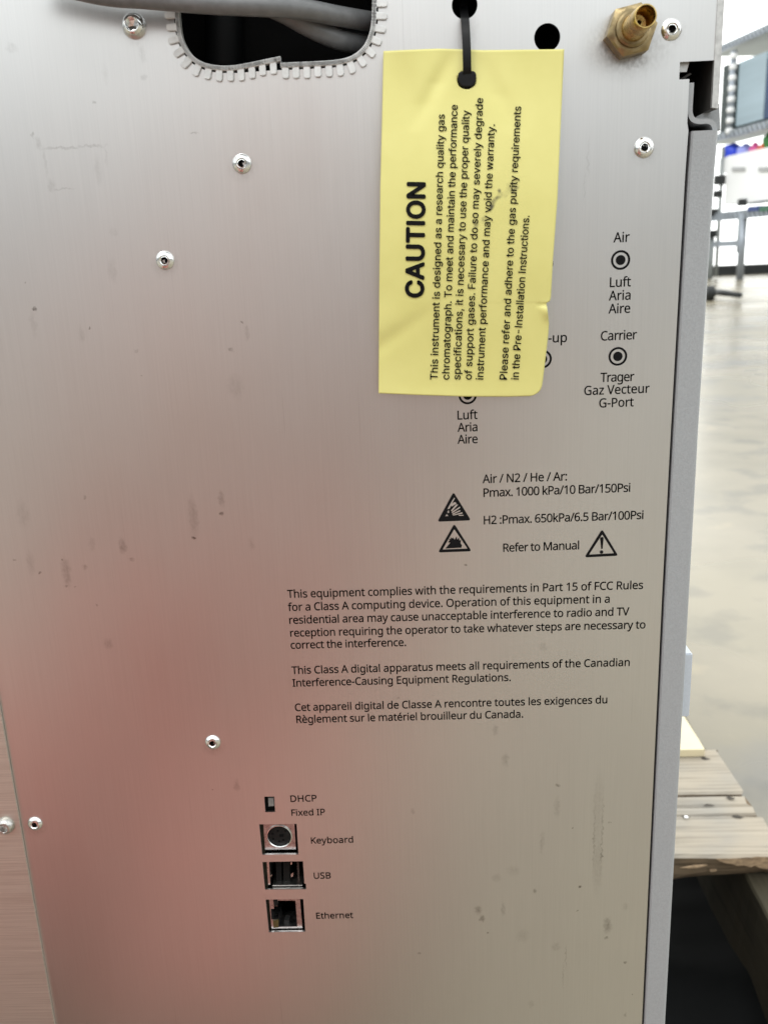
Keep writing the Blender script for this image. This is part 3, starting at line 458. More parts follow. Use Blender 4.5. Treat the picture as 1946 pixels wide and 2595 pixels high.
DIRT_AND_RINGS += [(x, y + 9, 40, 36, .16) for x, y in ((614, 415), (419, 660), (540, 1881), (90, 2087), (1700, 75), (1631, 374), (341, 68))]  # darker patch around and just below each fastener
DIRT_AND_RINGS += [(1592, 112, 120, 84, .30), (1560, 122, 60, 46, .42), (1600, 152, 66, 28, .45), (600, 1990, 12, 26, .22), (538, 2000, 3, 4, .5), (1255, 1850, 10, 22, .2), (1280, 1925, 13, 26, .2), (1412, 1990, 7, 7, .4), (1490, 400, 3, 60, .10), (1480, 470, 2, 50, .10),
         (1190, 75, 26, 60, .10), (1375, 1640, 14, 14, .16), (1180, 1432, 5, 5, .5), (1190, 1600, 3, 3, .4), (290, 590, 16, 12, .06), (1010, 1770, 5, 5, .3)]
PANEL = panel_material()
rear = plate('rear_panel', [outer] + holes, 0.0, .0011, PANEL, GC)
rear['label'] = 'brushed aluminium rear panel with black print and grimy spots'
uv = rear.data.uv_layers.new(name='UVMap')
for lp in rear.data.loops:
    v = rear.data.vertices[lp.vertex_index].co; uv.data[lp.index].uv = (v.x * 2, v.z * 2)
YT = -.00012
def on_panel(a, b): return (a, YT, b)
def ln(s, p, q):
    A, B = at(*p), at(*q); return (s, (A.x, A.z), (B.x, B.z))
def c7(x, y): return (700 + x / 1.659, 1450 + y / 1.659)
def c62(x, y): return (1050 + x / 2.552, 1150 + y / 2.552)
def c53(x, y): return (1460 + x / 3.403, 450 + y / 3.403)
def c4(x, y): return (930 + x / 3.13, 500 + y / 3.13)
def block(lines, f, cap=.00358, bold=.009):
    return text_lines('printed_text', [ln(s, f(*p), f(*q)) for s, p, q in lines], on_panel, INK, rear, 'N', cap, bold)
block([('This equipment complies with the requirements in Part 15 of FCC Rules', (48, 108), (1540, 70)), ('for a Class A computing device. Operation of this equipment in a', (51, 163), (1400, 128)),
       ('residential area may cause unacceptable interference to radio and TV', (56, 217), (1482, 181)), ('reception requiring the operator to take whatever steps are necessary to', (60, 271), (1550, 236)), ('correct the interference.', (62, 322), (546, 310))], c7)
block([('This Class A digital apparatus meets all requirements of the Canadian', (66, 428), (1484, 394)), ('Interference-Causing Equipment Regulations.', (70, 481), (985, 457))], c7)
block([('Cet appareil digital de Classe A rencontre toutes les exigences du', (80, 584), (1390, 551)), ('Règlement sur le matériel brouilleur du Canada.', (86, 634), (1037, 611))], c7)
block([('Air / N2 / He / Ar:', (440, 190), (985, 172)), ('Pmax. 1000 kPa/10 Bar/150Psi', (446, 279), (1393, 245))], c62)
block([('H2 :Pmax. 650kPa/6.5 Bar/100Psi', (448, 456), (1478, 421))], c62)
block([('Refer to Manual', (573, 634), (1063, 617))], c62)
block([('Air', (318, 559), (457, 554))], c53)
block([('Luft', (287, 945), (468, 937)), ('Aria', (278, 1060), (465, 1052)), ('Aire', (275, 1172), (462, 1165))], c53)
block([('Carrier', (209, 1406), (520, 1393))], c53)
block([('Trager', (205, 1763), (497, 1753)), ('Gaz Vecteur', (66, 1876), (628, 1855)), ('G-Port', (195, 1983), (492, 1972))], c53)
block([('Luft', (717, 1763), (875, 1757)), ('Aria', (717, 1860), (875, 1854)), ('Aire', (717, 1955), (877, 1949))], c4)
block([('Make-up', (1185, 1160), (1583, 1147))], c4)
for s, p, q in (('DHCP', (568, 216), (842, 209)), ('Fixed IP', (578, 362), (930, 354)), ('Keyboard', (783, 654), (1225, 643)), ('USB', (812, 1023), (990, 1020)), ('Ethernet', (838, 1443), (1225, 1435))):
    block([(s, p, q)], c8, .0033, .008)
def rings(px, py):
    c = at(px, py); vs, fs = [], []
    for lo in ([circle(c.x, c.z, .00365, 48), circle(c.x, c.z, .00282, 48)], [circle(c.x, c.z, .00185, 32)]):
        a, b = fill2d(lo); k = len(vs); vs += [(x, YT, y) for x, y, z in a]; fs += [tuple(i + k for i in q) for q in b]
    return mesh('port_marking', vs, fs, INK, rear)
for p in (c53(380, 711), c53(356, 1542), (1374, 910), (1184.6, 1001.5), (1377, 668)): rings(*p)
def triangle(pts, inner=None, extra=()):
    P = rounded(pxl(pts), .0012); vs, fs = [], []
    for lo in [[P] + ([rounded(pxl(inner), .0004)] if inner else []) ] + [[e] for e in extra]:
        a, b = fill2d(lo); k = len(vs); vs += [(x, YT, y) for x, y, z in a]; fs += [tuple(i + k for i in q) for q in b]
    return mesh('warning_triangle', vs, fs, INK, rear)
def c6l(*pts): return [c62(*p) for p in pts]
# explosion sign: solid black with the bare metal showing as flying fragments
frag = [[(205, 355), (248, 280), (256, 284), (222, 352)], [(228, 322), (262, 300), (275, 312), (240, 335)], [(232, 365), (272, 318), (286, 322), (240, 372)], [(236, 378), (300, 335), (302, 345), (244, 384)],
        [(240, 390), (300, 362), (304, 370), (246, 396)], [(244, 398), (318, 378), (320, 388), (250, 403)], [(290, 398), (326, 398), (328, 404), (292, 405)],
        [(190, 408), (200, 392), (206, 398), (214, 406)], [(205, 375), (216, 362), (220, 380), (210, 384)], [(238, 296), (258, 268), (262, 276), (246, 300)]]
P0 = pxl(c6l((252, 247), (148, 439), (365, 430)))
vs, fs = fill2d([rounded(P0, .0012)]); vs = [(x, YT, y) for x, y, z in vs]; mi = [0] * len(fs)
for k, f in enumerate(frag):
    a, q_ = fill2d([pxl([c62(255 + (q[0] - 255) * .86, 372 + (q[1] - 372) * .86) for q in f])]); n_ = len(vs)
    vs += [(x, YT - .00004 - k * .000002, y) for x, y, z in a]; fs += [tuple(t + n_ for t in q) for q in q_]; mi += [1] * len(q_)
mesh('warning_triangle', vs, fs, [INK, noisy(mat('bare metal fragment', (.70, .695, .69), .36, 1), (900, 900, 900), .05)], rear, False, mi)
flame = [(200, 612), (232, 574), (216, 572), (228, 558), (220, 548), (236, 552), (232, 540), (250, 548), (246, 536), (260, 556), (272, 534), (276, 556), (288, 540), (290, 562), (300, 556), (298, 580), (307, 590), (303, 607)]
triangle(c6l((257, 452), (152, 638), (369, 630)), c6l((257, 487), (181, 619), (343, 613)), [pxl(c6l(*flame))])
bang = [(1198, 540), (1222, 537), (1215, 615), (1206, 615)]
dot = at(*c62(1208, 635))
triangle(c6l((1212, 487), (1098, 670), (1316, 659)), c6l((1212, 521), (1127, 652), (1289, 643)), [rounded(pxl(c6l(*bang)), .0008), circle(dot.x, dot.z, .00075, 20)])
# fasteners
def rivet(px, py, r=.0036, y=0.0, rot=0.0, k=0):
    c = at(px, py, y); q = random.Random(k)
    o = lathe('rivet', (c.x, y, c.z), [(r, 0), (r, .0002), (r * .93, .0006), (r * .78, .00105), (r * .62, .00135), (r * .54, .0014), (r * .5, .0012), (r * .44, .00105), (r * .36, .0011), (r * .33, .0008), (r * .30, .00006)], [CHROME, BLACK], GC, 40, rot, mats=[0] * 8 + [1, 1, 1])
    ph = q.uniform(0, 6)                                       # hammered, never quite round
    for v in o.data.vertices:
        a = math.atan2(v.co.z - c.z, v.co.x - c.x); rr_ = math.hypot(v.co.z - c.z, v.co.x - c.x) / r
        if rr_ < .9: v.co.y -= .00012 * math.sin(3 * a + ph) * (1 - rr_) + .00010 * math.sin(a + ph)
        v.co.x += .00005 * math.sin(2 * a + ph); v.co.z += .00005 * math.cos(5 * a + ph)
    return o
for k, (px, py, r) in enumerate(((614, 415, .0036), (419, 660, .0036), (540, 1881, .0035), (90, 2087, .0035), (1700, 75, .0037), (1631, 374, .0037))): rivet(px, py, r, 0.0, k * 1.3, k)
def socket_screw(px, py, r, y=0.0, h=.0034, rot=.2, m=CHROME):
    c = at(px, py, y); k = r / .0045
    return lathe('button_screw', (c.x, y, c.z), [(r, 0), (r, .0003), (r * .96, h * .35), (r * .86, h * .65), (r * .72, h * .88), (r * .58, h), (r * .52, h * 1.0), (.0019 * k, h * .93, 1), (.0018 * k, h * .25, 1), (.0001, h * .15)], m, GC, 48, rot)
socket_screw(341, 66, .0044)
# side cover, lower left: a second sheet lying on the rear panel
SIDE = mat('brushed cover sheet', (.68, .66, .61), .50, 1)
noisy(SIDE, (28, 1, 1800), .14, detail=5, rough_amt=.10, bump=.10, dist=.0001)
cov = plate('side_cover', [[(XS - .12, BASE + .005), (XS, BASE + .005), (XS, TOP - .01), (XS - .12, TOP - .01)]], -.0014, .0012, SIDE, GC)
cov['label'] = 'brushed sheet flange overlapping the panel at lower left'
socket_screw(16, 2091, .0042, -.0014, .003, .5, DULL)
# brass inlet fitting
c = at(1590, 86); BF = under(empty('inlet_fitting', (c.x, 0, c.z)), GC)
lathe('hex_nut', (c.x, 0, c.z), [(.0070, 0, 1), (.0078, .0004, 1), (.0078, .0064, 1), (.0073, .0072), (.0064, .0074), (.0061, .0074), (.0060, .0088), (.0053, .0094), (.0042, .0094)], DBRASS, BF, 48, math.radians(-109))
lathe('nozzle', (c.x, 0, c.z), [(.0044, .0060), (.0044, .010), (.0042, .0104), (.0040, .0200), (.0038, .0250), (.0036, .0254), (.0033, .0254), (.0031, .0248), (.0029, .0140), (.0013, .0136), (.0013, .0165), (.0008, .0165), (.0008, .008)], BRASS, BF, 44)
# grommet strip clipped over the edge of the cable hole
def strip(pts, lift=None, first=0.0):
    P = []
    for i in range(len(pts) - 1):
        for k in range(8): P.append(pts[i].lerp(pts[i + 1], k / 8))
    P.append(pts[-1]); n = len(P)
    T = [(P[min(i + 1, n - 1)] - P[max(i - 1, 0)]).normalized() for i in range(n)]
    I = [Vector((-t.y, t.x)) for t in T]                      # towards the inside of the hole (path runs left, bottom, right)
    s = [0.0]
    for i in range(1, n): s.append(s[-1] + (P[i] - P[i - 1]).length)
    vs, fs = [], []
    def ins(i): return lift(s[-1] - s[i]) if lift else 0.0
    for i in range(n):
        for o_, y in ((.0006, -.0013), (.0022, -.0015), (.0022, .0022), (.0006, .0022)):
            q = P[i] + I[i] * (o_ + ins(i)); vs.append((q.x, y, q.y))
    for i in range(n - 1):
        for j in range(4): fs.append((i * 4 + j, i * 4 + (j + 1) % 4, i * 4 + 4 + (j + 1) % 4, i * 4 + 4 + j))
    fs += [(0, 1, 2, 3), tuple((n - 1) * 4 + j for j in (3, 2, 1, 0))]
    t = .0008 + first
    while t < s[-1] - .002:
        i = next(k for k in range(n) if s[k] >= t); p, d, q = P[i] + I[i] * ins(i), T[i], I[i]
        ln_ = .0031 + random.uniform(-.0002, .0003); hw = .00128; b = len(vs)
        sk = random.uniform(-.0002, .0002)
        for y in (-.0010, -.00018):
            for a_, o_ in ((-hw, .0012), (hw, .0012), (hw * .92, -ln_ * .85), (hw * .6 + sk, -ln_), (-hw * .6 + sk, -ln_), (-hw * .92, -ln_ * .85)):
                w = p + d * a_ + q * o_; vs.append((w.x, y, w.y))
        fs += [tuple(b + k for k in range(6)), tuple(b + 11 - k for k in range(6))] + [(b + k, b + k + 6, b + (k + 1) % 6 + 6, b + (k + 1) % 6) for k in range(6)]
        t += .00400
    o = mesh('edge_grommet', vs, fs, NYLON, GC)
    bm = bmesh.new(); bm.from_mesh(o.data); bmesh.ops.recalc_face_normals(bm, faces=bm.faces); bmesh.ops.bevel(bm, geom=bm.edges[:], offset=.00022, segments=2, affect='EDGES'); bm.to_mesh(o.data); bm.free()
    return o
spl = 6 * 12
strip(hole_path[:spl + 1], lambda r: .0022 * max(0, 1 - r / .022) ** 1.6)
strip(hole_path[spl:], None, .0006)
# ports
def slab(name, pts, y, th, m, parent, bevel=0.0): return plate(name, [c8p(pts, y)], y, th, m, parent, bevel)
def port_at(name, pts):
    p = at(*c8(*pts[0]), 0); return under(empty(name, (p.x, .004, p.z)), GC)
sw = port_at('mode_switch', PORT['switch'])
slab('switch_body', [(285, 150), (410, 150), (420, 330), (290, 330)], .0035, .003, PLASTIC, sw)
slab('switch_knob', [(333, 180), (386, 178), (392, 258), (338, 262)], .0012, .002, KNOB, sw, .0001)
kb = port_at('keyboard_port', PORT['kb'])
cs = at(*c8(450, 574), .0024)
shell = plate('shell', [c8p([(280, 430), (606, 430), (622, 716), (300, 722)], .0024), circle(cs.x, cs.z, .0056, 40)], .0024, .0090, TIN, kb)
lathe('socket', (cs.x, .0032, cs.z), [(.0056, -.004), (.0056, .0), (.0050, .0003), (.0, .0003)], PLASTIC, kb, 40)
lathe('socket_rim', (cs.x, .0024, cs.z), [(.0058, 0), (.0059, .0005), (.0056, .0006), (.0054, .0003), (.0054, -.002)], CHROME, kb, 40)
vs, fs = [], []
for x, y, r in ((378, 552, 14), (384, 606, 13), (432, 522, 13), (512, 522, 12), (490, 618, 13), (446, 632, 12)):
    p = at(*c8(x, y), .0028); a, b = fill2d([circle(p.x, p.z, r / 4.1475 / 5300, 14)]); k = len(vs); vs += [(u, .00282, v) for u, v, w in a]; fs += [tuple(i + k for i in q) for q in b]
a, b = fill2d([c8p([(450, 556), (494, 554), (494, 584), (450, 586)], .0028)]); k = len(vs); vs += [(u, .00282, v) for u, v, w in a]; fs += [tuple(i + k for i in q) for q in b]
mesh('contact_holes', vs, fs, BLACK, kb)
slab('gap_cover', [(225, 440), (284, 440), (300, 790), (250, 790)], .005, .001, OLIVE, kb)
ub = port_at('usb_port', PORT['usb'])
slab('gap_cover', [(262, 835), (314, 835), (330, 1150), (285, 1150)], .005, .001, OLIVE, ub)
slab('shell', [(316, 838), (340, 838), (354, 1084), (332, 1086)], .0018, .012, DULL, ub)
slab('shell', [(378, 1092), (690, 1090), (690, 1112), (378, 1116)], .0018, .012, DULL, ub)
slab('tongue', [(412, 838), (470, 838), (474, 1080), (420, 1080)], .0045, .012, mat('dark tongue', (.006, .006, .006), .6, spec=.1), ub)
slab('tongue', [(488, 838), (556, 838), (560, 1080), (494, 1080)], .0045, .012, mat('dark tongue', (.008, .0075, .007), .6, spec=.1), ub)
slab('spring', [(568, 850), (582, 848), (582, 872), (566, 876)], .0035, .0004, DULL, ub)
slab('spring', [(572, 976), (596, 960), (592, 998), (572, 1006)], .0035, .0004, DULL, ub)
slab('spring', [(352, 992), (372, 978), (370, 992), (356, 1004)], .0035, .0004, DULL, ub)
slab('shell', [(632, 838), (654, 838), (662, 1070), (644, 1070)], .0075, .010, mat('shaded reddish shell', (.07, .05, .045), .5, 1), ub)  # dim red glint and recess shade put into this shell colour
eb = port_at('ethernet_port', PORT['eth'])
slab('gap_cover', [(296, 1230), (350, 1230), (372, 1600), (330, 1600)], .005, .001, OLIVE, eb)
plate('shell', [c8p([(340, 1225), (664, 1225), (692, 1553), (368, 1557)], .0018), c8p([(358, 1340), (392, 1340), (392, 1312), (432, 1312), (434, 1254), (618, 1254), (638, 1526), (442, 1530), (440, 1452), (366, 1452)], .0018)], .0018, .011, TIN, eb)
slab('status_light', [(384, 1250), (428, 1250), (432, 1310), (392, 1312)], .0013, .0012, PLASTIC, eb)
slab('status_light', [(382, 1466), (440, 1460), (440, 1536), (388, 1540)], .0013, .0012, AMBER, eb)
slab('latch_tab', [(500, 1462), (552, 1460), (548, 1522), (500, 1524)], .0040, .004, mat('dark grey latch', (.02, .02, .02), .5, spec=.2), eb)
slab('latch_tab', [(496, 1519), (546, 1518), (546, 1528), (496, 1529)], .0030, .001, CHROME, eb)
# black blocks standing in for the unlit interior, and the outer sheets
XO = at(1834, 0).x - .0002                                   # outside of the upper cover
x1 = at(1746, 800).x
ch = box('dark_interior', (XS - .1, .03, BASE + .01), (XN + .006, .47, TOP - .03), BLACK, GC)
for o_ in (box('dark_interior', (XS - .1, .0014, BASE + .01), (XS - .02, .032, TOP - .03), BLACK, GC),): pass
box('dark_interior', (xr - .012, .0014, BASE + .01), (xr + .0006, .40, at(1730, 480).z), BLACK, GC)
# upper cover: thin side wall that ends in a slanted cut
w0, w1 = XO - .0021, XO
zc = at(1815, 275).z
prism('upper_cover', [(w0, .0012, zc), (w0, .0012, TOP), (w0, .47, TOP), (w0, .47, zc + .015), (w0, .05, zc)], (.0021, 0, 0), LINER, GC)
prism('cover_edge', [(w0 - .0001, -.0004, zc + .0004), (w0 - .0001, -.0004, TOP), (w1 + .0002, -.0004, TOP), (w1 + .0002, -.0004, zc)], (0, .0018, 0), SHEET, GC)
prism('cover_skin', [(w1 + .0001, .0014, zc), (w1 + .0001, .0014, TOP), (w1 + .0001, .47, TOP), (w1 + .0001, .47, zc + .015)], (.0006, 0, 0), PAINT, GC)
prism('rear_flange', [(XN - .004, .0022, at(1722, 180).z), (XN + .0032, .0022, at(1722, 180).z), (XN + .0042, .0022, ZN1 + .001), (XN - .004, .0022, ZN1 + .001)], (0, .0012, 0), SHEET, GC)
prism('rear_flange', [(XN - .001, .006, at(1722, 204).z), (XN + .0055, .006, at(1722, 178).z), (XN + .0062, .006, at(1722, 182).z), (XN + .0005, .006, at(1722, 204).z)], (0, .001, 0), LINER, GC)
# side panel: rolled lip on top, then the broad painted upright
def c7b(x, y): return (1700 + x / 6.32, 100 + y / 6.32)
lipc = catmull([Vector((*c7b(*p), 0)) for p in ((330, 690), (322, 820), (312, 980), (305, 1120), (312, 1200), (345, 1270), (400, 1300), (470, 1312), (560, 1305), (620, 1315), (665, 1345), (695, 1400), (708, 1475))], 5)
lp = [Vector(p) for p in pxl([(v.x, v.y) for v in lipc], .001)]
half = .00088; A, B = [], []
for i, p in enumerate(lp):
    t = (lp[min(i + 1, len(lp) - 1)] - lp[max(i - 1, 0)]).normalized(); nn = Vector((-t.y, t.x))
    A.append(p + nn * half); B.append(p - nn * half)
ring_ = [(q.x, .0012, q.y) for q in A] + [(q.x, .0012, q.y) for q in reversed(B)]
lipo = prism('side_panel_lip', ring_, (0, .40, 0), PAINT, GC)
prism('side_panel_lip', [(p.x, .010, p.z) for p in (at(px, py, .010) for px, py in ((1759, 299), (1782, 286), (1806, 273), (1822, 263), (1824, 330), (1806, 322), (1790, 309), (1768, 306)))], (0, .38, 0), PAINT, GC)
xa, xb = .10410, .11465
zt = at(1780, 331).z
prof = rounded([(xa, -.0002), (xb, -.0002), (xb, .42), (xb - .0012, .42), (xb - .0012, .012), (xa, .012)], .0001, 1)
rr = .0023; pr = [(xa, .0004), (xa + .0006, -.0004)] + [(xb - rr + rr * math.sin(t), -.0004 + rr - rr * math.cos(t)) for t in [i * math.pi / 16 for i in range(9)]] + [(xb, .42), (xb - .0012, .42), (xb - .0012, .010), (xa, .010)]
lev = ((BASE + .003, 0, 0), (.56, 0, 0), (.64, .0004, 0), (.736, .0013, .0007), (zt, .0017, .0012)); n_ = len(pr); vs, fs = [], []
for z, dl, dr in lev: vs += [(x + (dl if x < xa + .004 else dr), y, z) for x, y in pr]
for k in range(len(lev) - 1): fs += [(k * n_ + i, k * n_ + (i + 1) % n_, (k + 1) * n_ + (i + 1) % n_, (k + 1) * n_ + i) for i in range(n_)]
fs += [tuple(reversed(range(n_))), tuple((len(lev) - 1) * n_ + i for i in range(n_))]
mesh('side_panel', vs, fs, PAINT, GC)
# catch on the side panel
yl = .012
cz0, cz1 = at(1740, 1817, yl).z, at(1740, 1657, yl).z; cx1 = at(1750, 1740, yl).x
bm = bmesh.new(); bmesh.ops.create_cube(bm, size=1)
lo, hi = Vector((xb - .002, yl, cz0)), Vector((cx1, yl + .030, cz1))
for v in bm.verts: v.co = Vector([lo[i] + (v.co[i] + .5) * (hi[i] - lo[i]) for i in range(3)])
ed = [e for e in bm.edges if all(abs(v.co.x - hi.x) < 1e-6 and abs(v.co.y - hi.y) < 1e-6 for v in e.verts)]
bmesh.ops.bevel(bm, geom=ed, offset=.009, segments=6, affect='EDGES', profile=.5)
bmesh.ops.bevel(bm, geom=[e for e in bm.edges if e.calc_face_angle(0) > 1], offset=.0005, segments=2, affect='EDGES')
me = bpy.data.meshes.new('side_catch'); bm.to_mesh(me); bm.free()
CATCH = noisy(mat('pale grey plastic', (.56, .60, .66), .4), (900, 900, 900), .05)
under(link('side_catch', me, CATCH), GC)
# rest of the body: top, far side and underside with feet
box('body_shell', (XS - .13, .45, BASE), (xb - .002, .47, TOP), PAINT, GC)
box('body_shell', (XS - .13, .002, BASE - .001), (xb - .0015, .469, BASE + .004), PAINT, GC)
box('body_shell', (XS - .131, .002, BASE + .005), (XS - .129, .449, TOP), PAINT, GC)
box('body_shell', (XS - .13, .002, TOP + .0005), (XO, .469, TOP + .003), PAINT, GC)
for fx in (XS - .09, xb - .05):
    for fy in (.05, .42): lathe('foot', (fx, fy, 0), [(.001, 0)] * 2, PLASTIC, GC, 8) if False else box('foot', (fx - .018, fy - .018, .141), (fx + .018, fy + .018, BASE - .0015), PLASTIC, GC, .002)
# ================================================================== LOOSE THINGS ON THE PANEL
def cable(pts, r, label):
    P = catmull([at(px, py, y) for px, py, y in pts], 10)
    return tag(sweep('cable', P, r, CABLE, None, 24, up=Vector((0, 1, .001))), label, 'cable', 'cables through the grommeted hole')
cable([(60, -60, -.016), (250, -15, -.014), (380, -3, -.013), (539, 10, -.011), (690, 17, -.008), (780, 26, -.003), (853, 40, .004), (930, 53, .012), (985, 60, .022), (1060, 64, .045)], .0034, 'thick grey cable crossing the screw side and entering high in the grommeted hole')
cable([(120, -80, -.003), (380, -30, -.0044), (560, -12, -.003), (660, 8, .000), (720, 32, .002), (770, 60, .004), (820, 85, .007), (877, 106, .011), (940, 114, .019), (1000, 114, .034), (1060, 112, .06)], .0036, 'grey cable forking off below the thicker one and sinking deeper into the hole')
tb = sweep('conduit', [at(570 + .0 * i, -260 + 60 * i, .028) for i in range(9)], .0075, mat('black conduit', (.004, .0045, .005), .6, spec=.15), None, 24, up=Vector((0, 1, 0)))
tag(tb, 'dark upright tube barely visible inside the grommeted hole', 'tube')
# caution tag
def lerp(a, b, t): return a + (b - a) * t
def interp(tab, t):
    for (a, x), (b, y) in zip(tab, tab[1:]):
        if t <= b: return x + (y - x) * (t - a) / (b - a) if b > a else y
    return tab[-1][1]
TL_ = [(0, 129.4), (.12, 126.5), (.3, 123.2), (.45, 125), (.55, 127), (.75, 126), (1, 124.6)]
BL_ = [(0, 996.8), (.25, 1001), (.55, 1005), (.85, 1005.5), (1, 1004)]
LX = [(0, 971.5), (.19, 968), (.4, 963.5), (.7, 961), (1, 959.4)]
RX = [(0, 1429), (.2, 1421), (.43, 1412), (.60, 1401), (.712, 1395.5), (.722, 1394), (.7265, 1392.5), (.7315, 1384), (.742, 1385.5), (.765, 1388), (.79, 1390.5), (.82, 1389), (.9, 1381), (.955, 1375), (.972, 1372.5), (.982, 1369), (.990, 1363), (.996, 1354), (1, 1343)]
def tagY(u, v):
    b = -.0034 - .0016 * math.sin(math.pi * u) * (1 - v * .4) - .0052 * math.sin(math.pi * min(1, v * 1.02)) ** 1.5      # bows away from the panel in the middle
    b -= .0014 * math.exp(-((u - .15 - .5 * (v - .02)) / .09) ** 2) * max(0, 1 - v / .16)
    b += .0011 * math.exp(-((u - .30 + .9 * (v - .10)) / .05) ** 2) * max(0, 1 - abs(v - .10) / .14)   # creases running from the eyelet
    b += .0007 * math.exp(-((u - .62 - .9 * (v - .10)) / .06) ** 2) * max(0, 1 - abs(v - .13) / .12)
    b -= .0004 * math.exp(-((v - .80 + .16 * u) / .05) ** 2) * max(0, 1 - u / .75)
    b += .0007 * math.exp(-((v - .865 + .35 * u) / .03) ** 2) * max(0, 1 - u / .5)
    b -= .0016 * math.exp(-((v - .757) / .022) ** 2) * max(0, (u - .95) / .05)
    b += .0010 * math.exp(-((v - .737) / .006) ** 2) * max(0, (u - .93) / .07)
    return b
def tag3(u, v, off=0.0):
    px = lerp(interp(LX, v), interp(RX, v), u); py = lerp(interp(TL_, u), interp(BL_, u), v)
    return at(px, py, tagY(u, v) - off)
def tag_uv(px, py):
    u, v = .5, .5
    for _ in range(12):
        v = (py - interp(TL_, u)) / (interp(BL_, u) - interp(TL_, u)); vv = min(max(v, 0), 1)
        rx = 1429 - 49 * vv - 5 * vv * vv if vv > .6 else interp(RX, vv)
        u = (px - interp(LX, vv)) / (interp(RX, min(vv, .95)) - interp(LX, vv))
    return u, v
NU = 84; VV = sorted(set([i / 150 for i in range(151)] + [a for a, _ in RX]))
def smooth_y():
    vs = [tag3(i / NU, v) for v in VV for i in range(NU + 1)]; fs = []
    cpt = (1182, 203); rad = 24.0
    pxs = [(lerp(interp(LX, v), interp(RX, v), i / NU), lerp(interp(TL_, i / NU), interp(BL_, i / NU), v)) for v in VV for i in range(NU + 1)]
    ins = [math.hypot(p[0] - cpt[0], p[1] - cpt[1]) < rad for p in pxs]
    for i, k in enumerate(ins):
        if k:
            dx, dy = pxs[i][0] - cpt[0], pxs[i][1] - cpt[1]; d = math.hypot(dx, dy) or 1
            w = rad + random.uniform(-.8, .8)
            p = (cpt[0] + dx / d * w, cpt[1] + dy / d * w); u, v = tag_uv(*p); vs[i] = at(p[0], p[1], tagY(u, v))
    for j in range(len(VV) - 1):
        for i in range(NU):
            q = (j * (NU + 1) + i, (j + 1) * (NU + 1) + i, (j + 1) * (NU + 1) + i + 1, j * (NU + 1) + i + 1)
            if not all(ins[k] for k in q): fs.append(q)
    return vs, fs
def tag_material():
    m = mat('yellow card', (.80, .75, .31), .42, spec=.35)
    t = m.node_tree; n = t.nodes; l = t.links; b = n['Principled BSDF']; tc = n.new('ShaderNodeTexCoord')
    def noise(scale, d=4):
        k = n.new('ShaderNodeTexNoise'); k.inputs['Scale'].default_value = scale; k.inputs['Detail'].default_value = d; l.new(tc.outputs['Object'], k.inputs[0]); return k
    a = noise(60); r = n.new('ShaderNodeValToRGB'); ramp(r, [(.3, (.70, .655, .235)), (.7, (.745, .70, .265))]); l.new(a.outputs[0], r.inputs[0])
    gr = noise(380, 5); cur = r.outputs[0]
    for px, py, sx_, sz_, ang, s in ((1262, 487, 4, 6, 0, .85), (1254, 505, 16, 6, -.7, .8), (1240, 530, 9, 5, -.7, .9), (1222, 560, 10, 9, .3, .6), (1298, 485, 12, 5, -.6, .7), (1290, 478, 26, 9, -.6, .3), (1203, 570, 5, 7, 0, .6)):
        c = at(px, py, -.004); mp = n.new('ShaderNodeMapping'); mp.vector_type = 'TEXTURE'; mp.inputs[1].default_value = c; mp.inputs[2].default_value = (0, ang, 0); mp.inputs[3].default_value = (sx_ / 4300, .05, sz_ / 4300)
        l.new(tc.outputs['Object'], mp.inputs[0]); le = n.new('ShaderNodeVectorMath'); le.operation = 'LENGTH'; l.new(mp.outputs[0], le.inputs[0])
        ad = n.new('ShaderNodeMath'); ad.operation = 'MULTIPLY_ADD'; l.new(gr.outputs[0], ad.inputs[0]); ad.inputs[1].default_value = 2.2; l.new(le.outputs[1], ad.inputs[2])
        q = n.new('ShaderNodeMapRange'); q.inputs[1].default_value = 2.0; q.inputs[2].default_value = 1.2; q.inputs[4].default_value = s; l.new(ad.outputs[0], q.inputs[0])
        x = n.new('ShaderNodeMix'); x.data_type = 'RGBA'; l.new(q.outputs[0], x.inputs[0]); l.new(cur, x.inputs[6]); x.inputs[7].default_value = (.06, .055, .045, 1); cur = x.outputs[2]
    l.new(cur, b.inputs['Base Color'])
    u = n.new('ShaderNodeBump'); u.inputs['Strength'].default_value = .08; u.inputs['Distance'].default_value = .0003; l.new(a.outputs[0], u.inputs['Height']); l.new(u.outputs[0], b.inputs['Normal'])
    return m
vs, fs = smooth_y()
TAG = mesh('caution_tag', vs, fs, tag_material(), None, True)
sm = TAG.modifiers.new('thickness', 'SOLIDIFY'); sm.thickness = .00022; sm.offset = -1
tag(TAG, 'yellow card tag reading CAUTION sideways, scuffed, hung by a black cable tie', 'tag')
def place_tag(a, b):                       # a, b are photograph-scale coordinates of the flat card
    u, v = tag_uv(a, -b); return at(a, -b, tagY(u, v) - .00035)
def tl(s, p, q): return (s, (p[0], -p[1]), (q[0], -q[1]))
text_lines('printed_heading', [tl('CAUTION', (1072, 755), (1076.5, 461.5))], place_tag, INK, TAG, 'I', 43.5, .029)
